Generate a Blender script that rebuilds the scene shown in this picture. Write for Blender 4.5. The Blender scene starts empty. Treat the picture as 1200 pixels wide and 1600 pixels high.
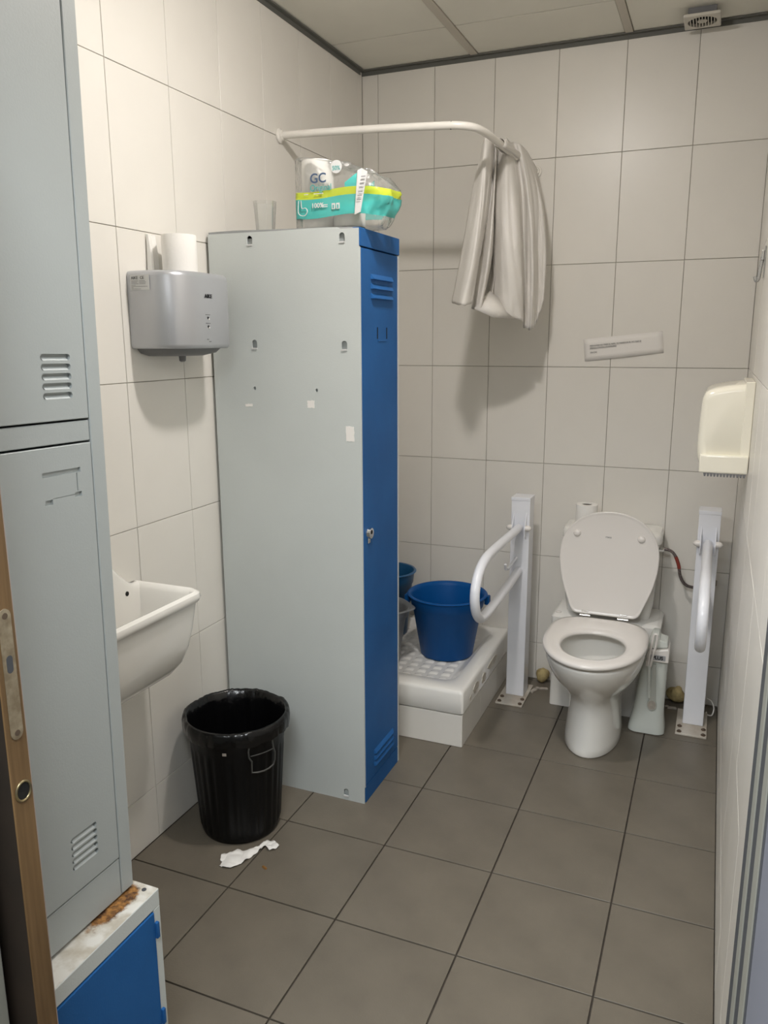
import bpy, bmesh, math, random
from mathutils import Vector, Matrix, noise
random.seed(7)
PI = math.pi
S = bpy.context.scene
COL = S.collection

# ------------------------------------------------------------------ camera
W_, H_ = 1200, 1600
cam_d = bpy.data.cameras.new('camera'); cam = bpy.data.objects.new('camera', cam_d); COL.objects.link(cam)
pitch, yaw, roll = -0.2137, 0.3942, -0.0041
fwd = Vector((-math.sin(yaw)*math.cos(pitch), math.cos(yaw)*math.cos(pitch), math.sin(pitch)))
right = Vector((math.cos(yaw), math.sin(yaw), 0)); up = right.cross(fwd)
r2 = right*math.cos(roll)+up*math.sin(roll); u2 = -right*math.sin(roll)+up*math.cos(roll)
cam.matrix_world = Matrix(((r2.x, u2.x, -fwd.x, 1.4687), (r2.y, u2.y, -fwd.y, -3.3111), (r2.z, u2.z, -fwd.z, 1.4796), (0, 0, 0, 1)))
cam_d.sensor_fit = 'VERTICAL'; cam_d.sensor_height = 24.0
cam_d.lens = 1240.6*24.0/H_
cam_d.clip_start = 0.02
S.camera = cam

# ------------------------------------------------------------------ world, exposure
world = bpy.data.worlds.new('corridor_gloom'); S.world = world; world.use_nodes = True
bg = world.node_tree.nodes['Background']; bg.inputs[0].default_value = (0.80, 0.88, 1.0, 1); bg.inputs[1].default_value = 0.16
S.view_settings.view_transform = 'Standard'; S.view_settings.look = 'None'
S.view_settings.gamma = 1.0; S.view_settings.use_curve_mapping = False
S.view_settings.exposure = 0.10
LAMP = (0.86, -1.60)          # ceiling lamp over the middle of the room, out of frame
LAMP_POWER = 395.0
# added fill light, unseen behind the camera: its light comes in through the doorway
cl_d = bpy.data.lights.new('corridor_fill_light', 'AREA'); cl_d.shape = 'RECTANGLE'; cl_d.size = 1.3; cl_d.size_y = 0.7
cl_d.energy = 72.0; cl_d.color = (0.93, 0.97, 1.0)
cl = bpy.data.objects.new('corridor_fill_light', cl_d); COL.objects.link(cl); cl.location = (0.95, -3.35, 2.50); cl.rotation_euler = (math.radians(28), 0, 0)

# ------------------------------------------------------------------ materials
def nmat(name):
    m = bpy.data.materials.new(name); m.use_nodes = True
    return m, m.node_tree, m.node_tree.nodes['Principled BSDF']
def setp(b, color=None, rough=None, metal=None, spec=None, trans=None, ior=None, alpha=None, coat=None, sss=None):
    if color is not None: b.inputs['Base Color'].default_value = (*color, 1)
    if rough is not None: b.inputs['Roughness'].default_value = rough
    if metal is not None: b.inputs['Metallic'].default_value = metal
    if spec is not None: b.inputs['Specular IOR Level'].default_value = spec
    if trans is not None: b.inputs['Transmission Weight'].default_value = trans
    if ior is not None: b.inputs['IOR'].default_value = ior
    if alpha is not None: b.inputs['Alpha'].default_value = alpha
    if coat is not None: b.inputs['Coat Weight'].default_value = coat
def mat(name, color, rough=0.5, metal=0.0, var=0.0, vscale=6.0, bump=0.0, bscale=60.0, spec=0.5, objvar=0.0, coat=0.0, color2=None):
    m, nt, b = nmat(name); N, L = nt.nodes, nt.links
    setp(b, color, rough, metal, spec, coat=coat)
    tc = N.new('ShaderNodeTexCoord')
    src = None
    if var or color2:
        nz = N.new('ShaderNodeTexNoise'); nz.inputs['Scale'].default_value = vscale; nz.inputs['Detail'].default_value = 5
        L.new(tc.outputs['Object'], nz.inputs['Vector'])
        mx = N.new('ShaderNodeMix'); mx.data_type = 'RGBA'
        c2 = color2 if color2 else tuple(c*(1-var) for c in color)
        c1 = color if color2 else tuple(min(1, c*(1+var*0.6)) for c in color)
        mx.inputs[6].default_value = (*c1, 1); mx.inputs[7].default_value = (*c2, 1)
        rp = N.new('ShaderNodeMapRange'); rp.inputs[1].default_value = 0.35; rp.inputs[2].default_value = 0.65
        L.new(nz.outputs['Fac'], rp.inputs[0]); L.new(rp.outputs[0], mx.inputs[0])
        src = mx.outputs[2]
    if objvar:
        oi = N.new('ShaderNodeObjectInfo'); mr = N.new('ShaderNodeMapRange')
        mr.inputs[3].default_value = 1-objvar; mr.inputs[4].default_value = 1+objvar
        L.new(oi.outputs['Random'], mr.inputs[0])
        hs = N.new('ShaderNodeHueSaturation'); L.new(mr.outputs[0], hs.inputs['Value'])
        if src: L.new(src, hs.inputs['Color'])
        else: hs.inputs['Color'].default_value = (*color, 1)
        src = hs.outputs[0]
    if src: L.new(src, b.inputs['Base Color'])
    if bump:
        nb = N.new('ShaderNodeTexNoise'); nb.inputs['Scale'].default_value = bscale; nb.inputs['Detail'].default_value = 4
        L.new(tc.outputs['Object'], nb.inputs['Vector'])
        bp = N.new('ShaderNodeBump'); bp.inputs['Strength'].default_value = bump; bp.inputs['Distance'].default_value = 0.004
        L.new(nb.outputs['Fac'], bp.inputs['Height']); L.new(bp.outputs[0], b.inputs['Normal'])
    return m

M = {}
M['wall_tile'] = mat('wall_tile_glaze', (0.80, 0.77, 0.71), 0.34, var=0.03, vscale=3, bump=0.05, bscale=9, objvar=0.012, spec=0.4)
M['grout'] = mat('wall_grout', (0.40, 0.365, 0.31), 0.9, var=0.25, vscale=12)
M['floor_tile'] = mat('floor_tile_taupe', (0.160, 0.139, 0.108), 0.36, var=0.10, vscale=7, bump=0.12, bscale=220, objvar=0.03, spec=0.4)
M['floor_grout'] = mat('floor_grout', (0.050, 0.040, 0.030), 0.9, var=0.3, vscale=20)
M['ceiling'] = mat('ceiling_panel', (0.80, 0.78, 0.70), 0.85, var=0.03, vscale=4, bump=0.1, bscale=120)
M['trim_dark'] = mat('ceiling_angle_grey', (0.13, 0.13, 0.115), 0.6)
M['trim_bar'] = mat('ceiling_bar', (0.55, 0.51, 0.44), 0.5)
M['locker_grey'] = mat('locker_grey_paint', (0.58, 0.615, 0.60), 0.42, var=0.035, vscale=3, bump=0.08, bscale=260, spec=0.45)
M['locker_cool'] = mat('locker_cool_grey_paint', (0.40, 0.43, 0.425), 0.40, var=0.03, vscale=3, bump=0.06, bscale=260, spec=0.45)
M['locker_dark'] = mat('locker_inside', (0.10, 0.105, 0.10), 0.6)
M['blue'] = mat('locker_blue_paint', (0.020, 0.112, 0.325), 0.5, var=0.10, vscale=5, bump=0.06, bscale=240, spec=0.12)
M['ceramic'] = mat('white_ceramic', (0.86, 0.84, 0.79), 0.10, spec=0.5, coat=0.3)
M['seat'] = mat('white_seat_plastic', (0.82, 0.78, 0.735), 0.18, spec=0.5)
M['metal_white'] = mat('white_enamelled_steel', (0.84, 0.85, 0.89), 0.28, spec=0.5, var=0.03, vscale=8)
M['plate_white'] = mat('worn_white_plate', (0.62, 0.58, 0.51), 0.4, color2=(0.42, 0.36, 0.29), vscale=9)
M['bolt'] = mat('rusty_bolt', (0.16, 0.12, 0.09), 0.5, metal=0.7)
M['chrome'] = mat('chrome', (0.75, 0.75, 0.74), 0.12, metal=1.0)
M['brass'] = mat('aged_brass', (0.40, 0.33, 0.17), 0.35, metal=0.9, color2=(0.25, 0.21, 0.14), vscale=60)
M['steel_worn'] = mat('worn_lock_plate', (0.42, 0.36, 0.26), 0.5, metal=0.6, color2=(0.26, 0.21, 0.14), vscale=60)
M['top_grey'] = mat('locker_top_grey', (0.30, 0.31, 0.31), 0.5)  # darker grey than the locker's side panels
M['slot_shade_tone'] = mat('milky_plastic_slot_shade', (0.50, 0.51, 0.46), 0.4)  # shade of the brush holder's slot put into the plastic's colour
M['black'] = mat('black_void', (0.006, 0.006, 0.006), 0.8)
M['ink'] = mat('black_print', (0.01, 0.01, 0.012), 0.6)
M['bin'] = mat('black_bin_plastic', (0.003, 0.003, 0.0033), 0.42, spec=0.22, bump=0.05, bscale=120)
M['liner'] = mat('black_bin_liner', (0.003, 0.003, 0.0033), 0.20, spec=0.42, bump=0.7, bscale=28)
M['wire'] = mat('dull_wire', (0.10, 0.10, 0.095), 0.45, metal=0.5)
M['bucket'] = mat('blue_bucket_plastic', (0.003, 0.080, 0.285), 0.40, spec=0.16)
M['bucket_light'] = mat('mid_blue_plastic', (0.012, 0.10, 0.24), 0.35)
M['bucket_grey'] = mat('grey_bucket_plastic', (0.17, 0.18, 0.19), 0.35)
M['silver'] = mat('silver_paint', (0.47, 0.48, 0.50), 0.33, metal=0.45, bump=0.05, bscale=500)
M['silver_dark'] = mat('grey_underside', (0.16, 0.16, 0.165), 0.5)
M['paper'] = mat('white_paper', (0.88, 0.86, 0.82), 0.9, bump=0.15, bscale=90)
M['note'] = mat('note_paper', (0.86, 0.83, 0.79), 0.8)
M['label'] = mat('white_label', (0.66, 0.66, 0.65), 0.5)
M['cream'] = mat('cream_plastic', (0.90, 0.86, 0.73), 0.16, spec=0.5)
M['rod'] = mat('white_rod', (0.84, 0.81, 0.75), 0.25)
M['cardboard'] = mat('cardboard_core', (0.10, 0.075, 0.055), 0.9)
M['foam'] = mat('yellow_foam', (0.50, 0.40, 0.19), 0.9, color2=(0.22, 0.16, 0.07), vscale=25, bump=0.8, bscale=60)
M['rubble'] = mat('chipped_plaster', (0.48, 0.43, 0.37), 0.9, var=0.3, vscale=40)
M['crumb'] = mat('brown_crumb', (0.25, 0.12, 0.03), 0.8)
M['jamb_light'] = mat('jamb_light_metal', (0.27, 0.27, 0.235), 0.6, spec=0.2)
M['jamb_dark'] = mat('jamb_dark_grey', (0.075, 0.078, 0.085), 0.75, spec=0.15)
M['jamb_blue'] = mat('jamb_blue_grey', (0.185, 0.195, 0.235), 0.7)
M['corridor'] = mat('corridor_plaster', (0.30, 0.29, 0.27), 0.8)
M['door_face'] = mat('dark_door_veneer', (0.022, 0.013, 0.007), 0.7, color2=(0.013, 0.008, 0.004), vscale=8)
M['adhesive'] = mat('old_tile_adhesive', (0.68, 0.64, 0.56), 0.8, color2=(0.50, 0.46, 0.39), vscale=30, bump=0.6, bscale=80)
M['hose'] = mat('braided_hose', (0.30, 0.27, 0.26), 0.35, metal=0.7, color2=(0.14, 0.10, 0.10), vscale=220)
M['red'] = mat('red_hose_thread', (0.30, 0.05, 0.035), 0.5)
M['fan'] = mat('fan_plastic', (0.60, 0.57, 0.50), 0.4)
M['lightedge'] = mat('door_laminate_edge', (0.33, 0.27, 0.24), 0.5)
M['tealink'] = mat('teal_print', (0.03, 0.38, 0.36), 0.4)
M['bluegrey_ink'] = mat('navy_print', (0.05, 0.09, 0.17), 0.4)

def wood_mat():
    m, nt, b = nmat('door_edge_wood'); N, L = nt.nodes, nt.links
    tc = N.new('ShaderNodeTexCoord'); mp = N.new('ShaderNodeMapping'); mp.inputs['Scale'].default_value = (60, 60, 2.5)
    L.new(tc.outputs['Object'], mp.inputs[0])
    nz = N.new('ShaderNodeTexNoise'); nz.inputs['Scale'].default_value = 2.0; nz.inputs['Detail'].default_value = 6; L.new(mp.outputs[0], nz.inputs['Vector'])
    n2 = N.new('ShaderNodeTexNoise'); n2.inputs['Scale'].default_value = 3.0; L.new(tc.outputs['Object'], n2.inputs['Vector'])
    ad = N.new('ShaderNodeMath'); ad.operation = 'ADD'; L.new(nz.outputs['Fac'], ad.inputs[0]); L.new(n2.outputs['Fac'], ad.inputs[1])
    cr = N.new('ShaderNodeValToRGB'); e = cr.color_ramp.elements
    e[0].position = 0.38; e[0].color = (0.105, 0.058, 0.021, 1); e[1].position = 0.66; e[1].color = (0.205, 0.122, 0.052, 1)
    dv = N.new('ShaderNodeMath'); dv.operation = 'MULTIPLY'; dv.inputs[1].default_value = 0.5; L.new(ad.outputs[0], dv.inputs[0])
    L.new(dv.outputs[0], cr.inputs[0]); L.new(cr.outputs[0], b.inputs['Base Color']); setp(b, rough=0.5)
    return m
M['wood'] = wood_mat()

def rust_top_mat():
    # chalky white paint with a rust bloom that has a place of its own on the top (object coordinates = metres)
    m, nt, b = nmat('rusted_white_top'); N, L = nt.nodes, nt.links
    tc = N.new('ShaderNodeTexCoord'); sx = N.new('ShaderNodeSeparateXYZ'); L.new(tc.outputs['Object'], sx.inputs[0])
    nz = N.new('ShaderNodeTexNoise'); nz.inputs['Scale'].default_value = 28; nz.inputs['Detail'].default_value = 8; nz.inputs['Roughness'].default_value = 0.7
    L.new(tc.outputs['Object'], nz.inputs['Vector'])
    def math_(op, a, bb=None):
        n = N.new('ShaderNodeMath'); n.operation = op
        for i, v in enumerate((a, bb)):
            if v is None: continue
            if isinstance(v, (int, float)): n.inputs[i].default_value = v
            else: L.new(v, n.inputs[i])
        return n.outputs[0]
    # distance from a streak lying along y in front of the upper locker (x 0.512, y -2.315)
    dx = math_('DIVIDE', math_('SUBTRACT', sx.outputs['X'], 0.506), 0.026)
    dy = math_('DIVIDE', math_('SUBTRACT', sx.outputs['Y'], -2.312), 0.070)
    d = math_('SQRT', math_('ADD', math_('MULTIPLY', dx, dx), math_('MULTIPLY', dy, dy)))
    v = math_('ADD', d, math_('MULTIPLY', math_('SUBTRACT', nz.outputs['Fac'], 0.5), 1.5))
    mr = N.new('ShaderNodeMapRange'); mr.inputs[1].default_value = 1.05; mr.inputs[2].default_value = 0.78
    L.new(v, mr.inputs[0])
    n2 = N.new('ShaderNodeTexNoise'); n2.inputs['Scale'].default_value = 110; n2.inputs['Detail'].default_value = 6; L.new(tc.outputs['Object'], n2.inputs['Vector'])
    cr = N.new('ShaderNodeValToRGB'); e = cr.color_ramp.elements
    e[0].position = 0.35; e[0].color = (0.055, 0.022, 0.010, 1); e[1].position = 0.68; e[1].color = (0.42, 0.20, 0.05, 1)
    L.new(n2.outputs['Fac'], cr.inputs[0])
    # faint grey dirt
    n3 = N.new('ShaderNodeTexNoise'); n3.inputs['Scale'].default_value = 18; n3.inputs['Detail'].default_value = 7; L.new(tc.outputs['Object'], n3.inputs['Vector'])
    c3 = N.new('ShaderNodeValToRGB'); e = c3.color_ramp.elements
    e[0].position = 0.42; e[0].color = (0.50, 0.46, 0.38, 1); e[1].position = 0.56; e[1].color = (0.72, 0.71, 0.66, 1)
    L.new(n3.outputs['Fac'], c3.inputs[0])
    mx = N.new('ShaderNodeMix'); mx.data_type = 'RGBA'; L.new(mr.outputs[0], mx.inputs[0]); L.new(c3.outputs[0], mx.inputs[6]); L.new(cr.outputs[0], mx.inputs[7])
    L.new(mx.outputs[2], b.inputs['Base Color']); setp(b, rough=0.65)
    return m
M['rust_top'] = rust_top_mat()

def clear_mat(name, tint=(1, 1, 1), gloss=0.25, rough=0.08, diff=0.0, diffcol=(0.8, 0.8, 0.8), fk=1.2):
    # thin clear plastic: see-through sheet with a glossy surface and a little milkiness
    m = bpy.data.materials.new(name); m.use_nodes = True; nt = m.node_tree; N, L = nt.nodes, nt.links
    N.remove(N['Principled BSDF']); out = N['Material Output']
    tr = N.new('ShaderNodeBsdfTransparent'); tr.inputs[0].default_value = (*tint, 1)
    gl = N.new('ShaderNodeBsdfGlossy'); gl.inputs['Roughness'].default_value = rough
    df = N.new('ShaderNodeBsdfDiffuse'); df.inputs[0].default_value = (*diffcol, 1)
    fr = N.new('ShaderNodeFresnel'); fr.inputs[0].default_value = 1.45
    ml = N.new('ShaderNodeMath'); ml.operation = 'MULTIPLY_ADD'; ml.inputs[1].default_value = fk; ml.inputs[2].default_value = gloss*0.15
    L.new(fr.outputs[0], ml.inputs[0])
    m1 = N.new('ShaderNodeMixShader'); m1.inputs[0].default_value = diff; L.new(tr.outputs[0], m1.inputs[1]); L.new(df.outputs[0], m1.inputs[2])
    m2 = N.new('ShaderNodeMixShader'); L.new(ml.outputs[0], m2.inputs[0]); L.new(m1.outputs[0], m2.inputs[1]); L.new(gl.outputs[0], m2.inputs[2])
    L.new(m2.outputs[0], out.inputs[0])
    return m
M['clear_cup'] = clear_mat('clear_cup_plastic', (0.975, 0.98, 0.975), 0.0, 0.05, 0.05, fk=0.45)
M['clear_hook'] = clear_mat('clear_hook_plastic', (0.88, 0.89, 0.88), 0.6, 0.1, 0.25)
M['translucent'] = mat('milky_plastic', (0.70, 0.73, 0.68), 0.22, spec=0.5)

def pack_mat():
    # clear film with the printed bands of a toilet-roll pack; band heights in object coordinates (metres above its base)
    m = bpy.data.materials.new('printed_film'); m.use_nodes = True; nt = m.node_tree; N, L = nt.nodes, nt.links
    N.remove(N['Principled BSDF']); out = N['Material Output']
    uv = N.new('ShaderNodeUVMap'); sx = N.new('ShaderNodeSeparateXYZ'); L.new(uv.outputs[0], sx.inputs[0])
    def m_(op, a, bb):
        n = N.new('ShaderNodeMath'); n.operation = op
        for i, v in enumerate((a, bb)):
            if isinstance(v, (int, float)): n.inputs[i].default_value = v
            else: L.new(v, n.inputs[i])
        return n.outputs[0]
    wob = m_('MULTIPLY', m_('SINE', m_('MULTIPLY', sx.outputs['X'], 7.0), 0), 0.018)
    v = m_('ADD', sx.outputs['Y'], wob)
    teal = m_('MULTIPLY', m_('GREATER_THAN', v, 0.15), m_('LESS_THAN', v, 0.42))
    lime = m_('MULTIPLY', m_('GREATER_THAN', v, 0.42), m_('LESS_THAN', v, 0.52))
    # the teal print climbs on the torn right part of the pack
    climb = m_('MULTIPLY', m_('MULTIPLY', m_('GREATER_THAN', sx.outputs['X'], 0.62), m_('LESS_THAN', sx.outputs['X'], 0.76)), m_('MULTIPLY', m_('GREATER_THAN', v, 0.52), m_('LESS_THAN', v, m_('ADD', m_('MULTIPLY', sx.outputs['X'], 0.9), 0.02))))
    teal = m_('MAXIMUM', teal, climb)
    ink = m_('MAXIMUM', teal, lime)
    mx = N.new('ShaderNodeMix'); mx.data_type = 'RGBA'; mx.inputs[6].default_value = (0.06, 0.46, 0.42, 1); mx.inputs[7].default_value = (0.55, 0.66, 0.03, 1)
    L.new(lime, mx.inputs[0])
    df = N.new('ShaderNodeBsdfDiffuse'); L.new(mx.outputs[2], df.inputs[0])
    milk = N.new('ShaderNodeBsdfDiffuse'); milk.inputs[0].default_value = (0.75, 0.75, 0.72, 1)
    tr = N.new('ShaderNodeBsdfTransparent'); tr.inputs[0].default_value = (0.97, 0.97, 0.96, 1)
    mm = N.new('ShaderNodeMixShader'); mm.inputs[0].default_value = 0.13; L.new(tr.outputs[0], mm.inputs[1]); L.new(milk.outputs[0], mm.inputs[2])
    m1 = N.new('ShaderNodeMixShader'); L.new(m_('MULTIPLY', ink, 0.88), m1.inputs[0]); L.new(mm.outputs[0], m1.inputs[1]); L.new(df.outputs[0], m1.inputs[2])
    gl = N.new('ShaderNodeBsdfGlossy'); gl.inputs['Roughness'].default_value = 0.12
    tc = N.new('ShaderNodeTexCoord'); nb = N.new('ShaderNodeTexNoise'); nb.inputs['Scale'].default_value = 32; nb.inputs['Detail'].default_value = 5
    L.new(tc.outputs['Object'], nb.inputs['Vector']); bp = N.new('ShaderNodeBump'); bp.inputs['Strength'].default_value = 0.7; bp.inputs['Distance'].default_value = 0.01
    L.new(nb.outputs['Fac'], bp.inputs['Height']); L.new(bp.outputs[0], gl.inputs['Normal'])
    fr = N.new('ShaderNodeFresnel'); fr.inputs[0].default_value = 1.5; L.new(bp.outputs[0], fr.inputs['Normal'])
    m2 = N.new('ShaderNodeMixShader'); L.new(m_('MULTIPLY', fr.outputs[0], 0.8), m2.inputs[0]); L.new(m1.outputs[0], m2.inputs[1]); L.new(gl.outputs[0], m2.inputs[2])
    L.new(m2.outputs[0], out.inputs[0])
    return m
M['film'] = pack_mat()

def curtain_mat():
    m, nt, b = nmat('curtain_vinyl'); N, L = nt.nodes, nt.links
    setp(b, (0.86, 0.83, 0.78), 0.45, spec=0.35)
    out = N['Material Output']; tl = N.new('ShaderNodeBsdfTranslucent'); tl.inputs[0].default_value = (0.7, 0.67, 0.62, 1)
    mx = N.new('ShaderNodeMixShader'); mx.inputs[0].default_value = 0.18
    L.new(b.outputs[0], mx.inputs[1]); L.new(tl.outputs[0], mx.inputs[2]); L.new(mx.outputs[0], out.inputs[0])
    tc = N.new('ShaderNodeTexCoord'); nb = N.new('ShaderNodeTexNoise'); nb.inputs['Scale'].default_value = 14; nb.inputs['Detail'].default_value = 4
    L.new(tc.outputs['Object'], nb.inputs['Vector']); bp = N.new('ShaderNodeBump'); bp.inputs['Strength'].default_value = 0.5; bp.inputs['Distance'].default_value = 0.012
    L.new(nb.outputs['Fac'], bp.inputs['Height']); L.new(bp.outputs[0], b.inputs['Normal'])
    return m
M['curtain'] = curtain_mat()

# ------------------------------------------------------------------ helpers
def link(name, me, m=None, parent=None):
    o = bpy.data.objects.new(name, me); COL.objects.link(o)
    if m is not None and len(me.materials) == 0: me.materials.append(m)
    if parent is not None: o.parent = parent
    return o
def mesh(name, verts, faces, m, parent=None, smooth=False, off=None, angle=None):
    if off is None: off = wloc(parent)
    me = bpy.data.meshes.new(name)
    me.from_pydata([(v[0]-off[0], v[1]-off[1], v[2]-off[2]) for v in verts], [], faces); me.update()
    if smooth:
        for p in me.polygons: p.use_smooth = True
        if angle: me.set_sharp_from_angle(angle=math.radians(angle))
    return link(name, me, m, parent)
def wloc(p):
    v = Vector((0, 0, 0))
    while p is not None: v = v+Vector(p.location); p = p.parent
    return v
def thing(name, label, cat, loc=(0, 0, 0), group=None):
    o = bpy.data.objects.new(name, None); COL.objects.link(o); o.location = loc; o.empty_display_size = 0.05
    tag(o, label, cat, group); return o
def tag(o, label, cat, group=None):
    o['label'] = label; o['category'] = cat
    if group: o['group'] = group
    return o
def struct(o): o['kind'] = 'structure'; return o
def recenter(o):
    """put a single-mesh thing's origin at its base"""
    me = o.data; xs = [v.co for v in me.vertices]
    c = Vector(((min(v.x for v in xs)+max(v.x for v in xs))/2, (min(v.y for v in xs)+max(v.y for v in xs))/2, min(v.z for v in xs)))
    for v in me.vertices: v.co -= c
    o.location = Vector(o.location)+c; return o
def box(name, x0, x1, y0, y1, z0, z1, m, parent=None, bev=0.0, seg=2):
    V = [(x0, y0, z0), (x1, y0, z0), (x1, y1, z0), (x0, y1, z0), (x0, y0, z1), (x1, y0, z1), (x1, y1, z1), (x0, y1, z1)]
    F = [(0, 3, 2, 1), (4, 5, 6, 7), (0, 1, 5, 4), (1, 2, 6, 5), (2, 3, 7, 6), (3, 0, 4, 7)]
    o = mesh(name, V, F, m, parent)
    if bev: bevel(o, bev, seg)
    return o
def bevel(o, w, seg=2):
    bm = bmesh.new(); bm.from_mesh(o.data)
    bmesh.ops.bevel(bm, geom=bm.edges[:], offset=w, segments=seg, affect='EDGES', profile=0.5, clamp_overlap=True)
    bm.to_mesh(o.data); bm.free()
    for p in o.data.polygons: p.use_smooth = True
    o.data.set_sharp_from_angle(angle=math.radians(20))
def boxes(name, L, m, parent=None):
    V, F = [], []
    for (x0, x1, y0, y1, z0, z1) in L:
        b = len(V)
        V += [(x0, y0, z0), (x1, y0, z0), (x1, y1, z0), (x0, y1, z0), (x0, y0, z1), (x1, y0, z1), (x1, y1, z1), (x0, y1, z1)]
        F += [tuple(b+i for i in f) for f in [(0, 3, 2, 1), (4, 5, 6, 7), (0, 1, 5, 4), (1, 2, 6, 5), (2, 3, 7, 6), (3, 0, 4, 7)]]
    return mesh(name, V, F, m, parent)
def loft(name, rings, m, parent=None, cap0=True, cap1=True, smooth=True, closed=True, angle=45):
    n = len(rings[0]); V = [p for r in rings for p in r]; F = []
    for i in range(len(rings)-1):
        for j in range(n if closed else n-1):
            k = (j+1) % n
            F.append((i*n+j, i*n+k, (i+1)*n+k, (i+1)*n+j))
    if cap0: F.append(tuple(range(n-1, -1, -1)))
    if cap1: F.append(tuple((len(rings)-1)*n+j for j in range(n)))
    o = mesh(name, V, F, m, parent, smooth, angle=angle)
    fixn(o); return o
def fixn(o):
    bm = bmesh.new(); bm.from_mesh(o.data); bmesh.ops.recalc_face_normals(bm, faces=bm.faces[:]); bm.to_mesh(o.data); bm.free()
def ring(cx, cy, z, rx, ry=None, n=48, f=None):
    ry = rx if ry is None else ry
    return [(cx+rx*math.cos(2*PI*i/n)*(f(i) if f else 1), cy+ry*math.sin(2*PI*i/n)*(f(i) if f else 1), z) for i in range(n)]
def lathe(name, prof, cx, cy, m, parent=None, n=40, cap0=True, cap1=False):
    return loft(name, [ring(cx, cy, z, r, n=n) for r, z in prof], m, parent, cap0, cap1)
def catmull(P, k=8, closed=False):
    P = [Vector(p) for p in P]; out = []; n = len(P)
    for i in range(n if closed else n-1):
        if closed: a, b, c, d = P[(i-1) % n], P[i], P[(i+1) % n], P[(i+2) % n]
        else: a, b, c, d = P[max(i-1, 0)], P[i], P[i+1], P[min(i+2, n-1)]
        for j in range(k):
            t = j/k
            out.append(0.5*((2*b)+(c-a)*t+(2*a-5*b+4*c-d)*t*t+(3*b-a-3*c+d)*t**3))
    if not closed: out.append(P[-1])
    return out
def tube(name, P, r, m, parent=None, n=14, closed=False, caps=True):
    P = [Vector(p) for p in P]; N = len(P); rings = []
    up_ = None
    for i in range(N):
        if closed: t = P[(i+1) % N]-P[i-1]
        else: t = P[min(i+1, N-1)]-P[max(i-1, 0)]
        t.normalize()
        if up_ is None:
            up_ = Vector((0, 0, 1)) if abs(t.z) < 0.9 else Vector((1, 0, 0))
        s = t.cross(up_); s.normalize(); up_ = s.cross(t); up_.normalize()
        rr = r[i] if isinstance(r, (list, tuple)) else r
        rings.append([tuple(P[i]+s*rr*math.cos(2*PI*j/n)+up_*rr*math.sin(2*PI*j/n)) for j in range(n)])
    if closed: rings.append(rings[0])
    return loft(name, rings, m, parent, caps and not closed, caps and not closed)
def rrect(x0, x1, y0, y1, r, z, n=8):
    """rounded rectangle ring at height z, counter-clockwise; r may be 4 radii (x0y0,x1y0,x1y1,x0y1)"""
    R = r if isinstance(r, (list, tuple)) else (r,)*4; out = []
    for (cx, cy, a0, q) in ((x0, y0, PI, 0), (x1, y0, 1.5*PI, 1), (x1, y1, 0, 2), (x0, y1, 0.5*PI, 3)):
        rr = R[q]; ccx = cx+rr if cx == x0 else cx-rr; ccy = cy+rr if cy == y0 else cy-rr
        for i in range(n):
            a = a0+0.5*PI*i/(n-1); out.append((ccx+rr*math.cos(a), ccy+rr*math.sin(a), z))
    return out
def prism(name, poly, axis, a0, a1, m, parent=None, bev=0.0):
    """poly: 2-D outline; axis 'x' -> (y,z), 'y' -> (x,z), 'z' -> (x,y)"""
    def P(u, v, a): return {'x': (a, u, v), 'y': (u, a, v), 'z': (u, v, a)}[axis]
    n = len(poly); V = [P(u, v, a0) for u, v in poly]+[P(u, v, a1) for u, v in poly]
    F = [tuple(range(n)), tuple(range(2*n-1, n-1, -1))]+[(i, i+n, (i+1) % n+n, (i+1) % n) for i in range(n)]
    o = mesh(name, V, F, m, parent); fixn(o)
    if bev: bevel(o, bev, 2)
    return o
def cut(o, cutters):
    """boolean-subtract helper meshes, then drop them"""
    for c in cutters:
        md = o.modifiers.new('b', 'BOOLEAN'); md.operation = 'DIFFERENCE'; md.solver = 'EXACT'; md.object = c
    dg = bpy.context.evaluated_depsgraph_get(); dg.update()
    me = bpy.data.meshes.new_from_object(o.evaluated_get(dg))
    o.modifiers.clear(); o.data = me
    for p in me.polygons: p.use_smooth = False
    for c in cutters: bpy.data.objects.remove(c)
    return o
def text(name, s, size, m, parent, loc, xdir, ydir, ext=0.0002, align='LEFT', squash=1.0, bold=0.0):
    """flat lettering turned into a mesh; xdir = reading direction, ydir = up of the letters"""
    cu = bpy.data.curves.new(name, 'FONT'); cu.body = s; cu.size = size; cu.align_x = align; cu.extrude = ext; cu.offset = bold
    tmp = bpy.data.objects.new(name, cu); COL.objects.link(tmp)
    dg = bpy.context.evaluated_depsgraph_get(); me = bpy.data.meshes.new_from_object(tmp.evaluated_get(dg))
    bpy.data.objects.remove(tmp); bpy.data.curves.remove(cu)
    X = Vector(xdir).normalized()*squash; Y = Vector(ydir).normalized(); Z = X.cross(Y).normalized()
    Lc = Vector(loc)-wloc(parent)
    for v in me.vertices: v.co = Lc+X*v.co.x+Y*v.co.y+Z*v.co.z
    me.materials.clear(); me.materials.append(m)
    o = bpy.data.objects.new(name, me); COL.objects.link(o); o.parent = parent; return o

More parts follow.
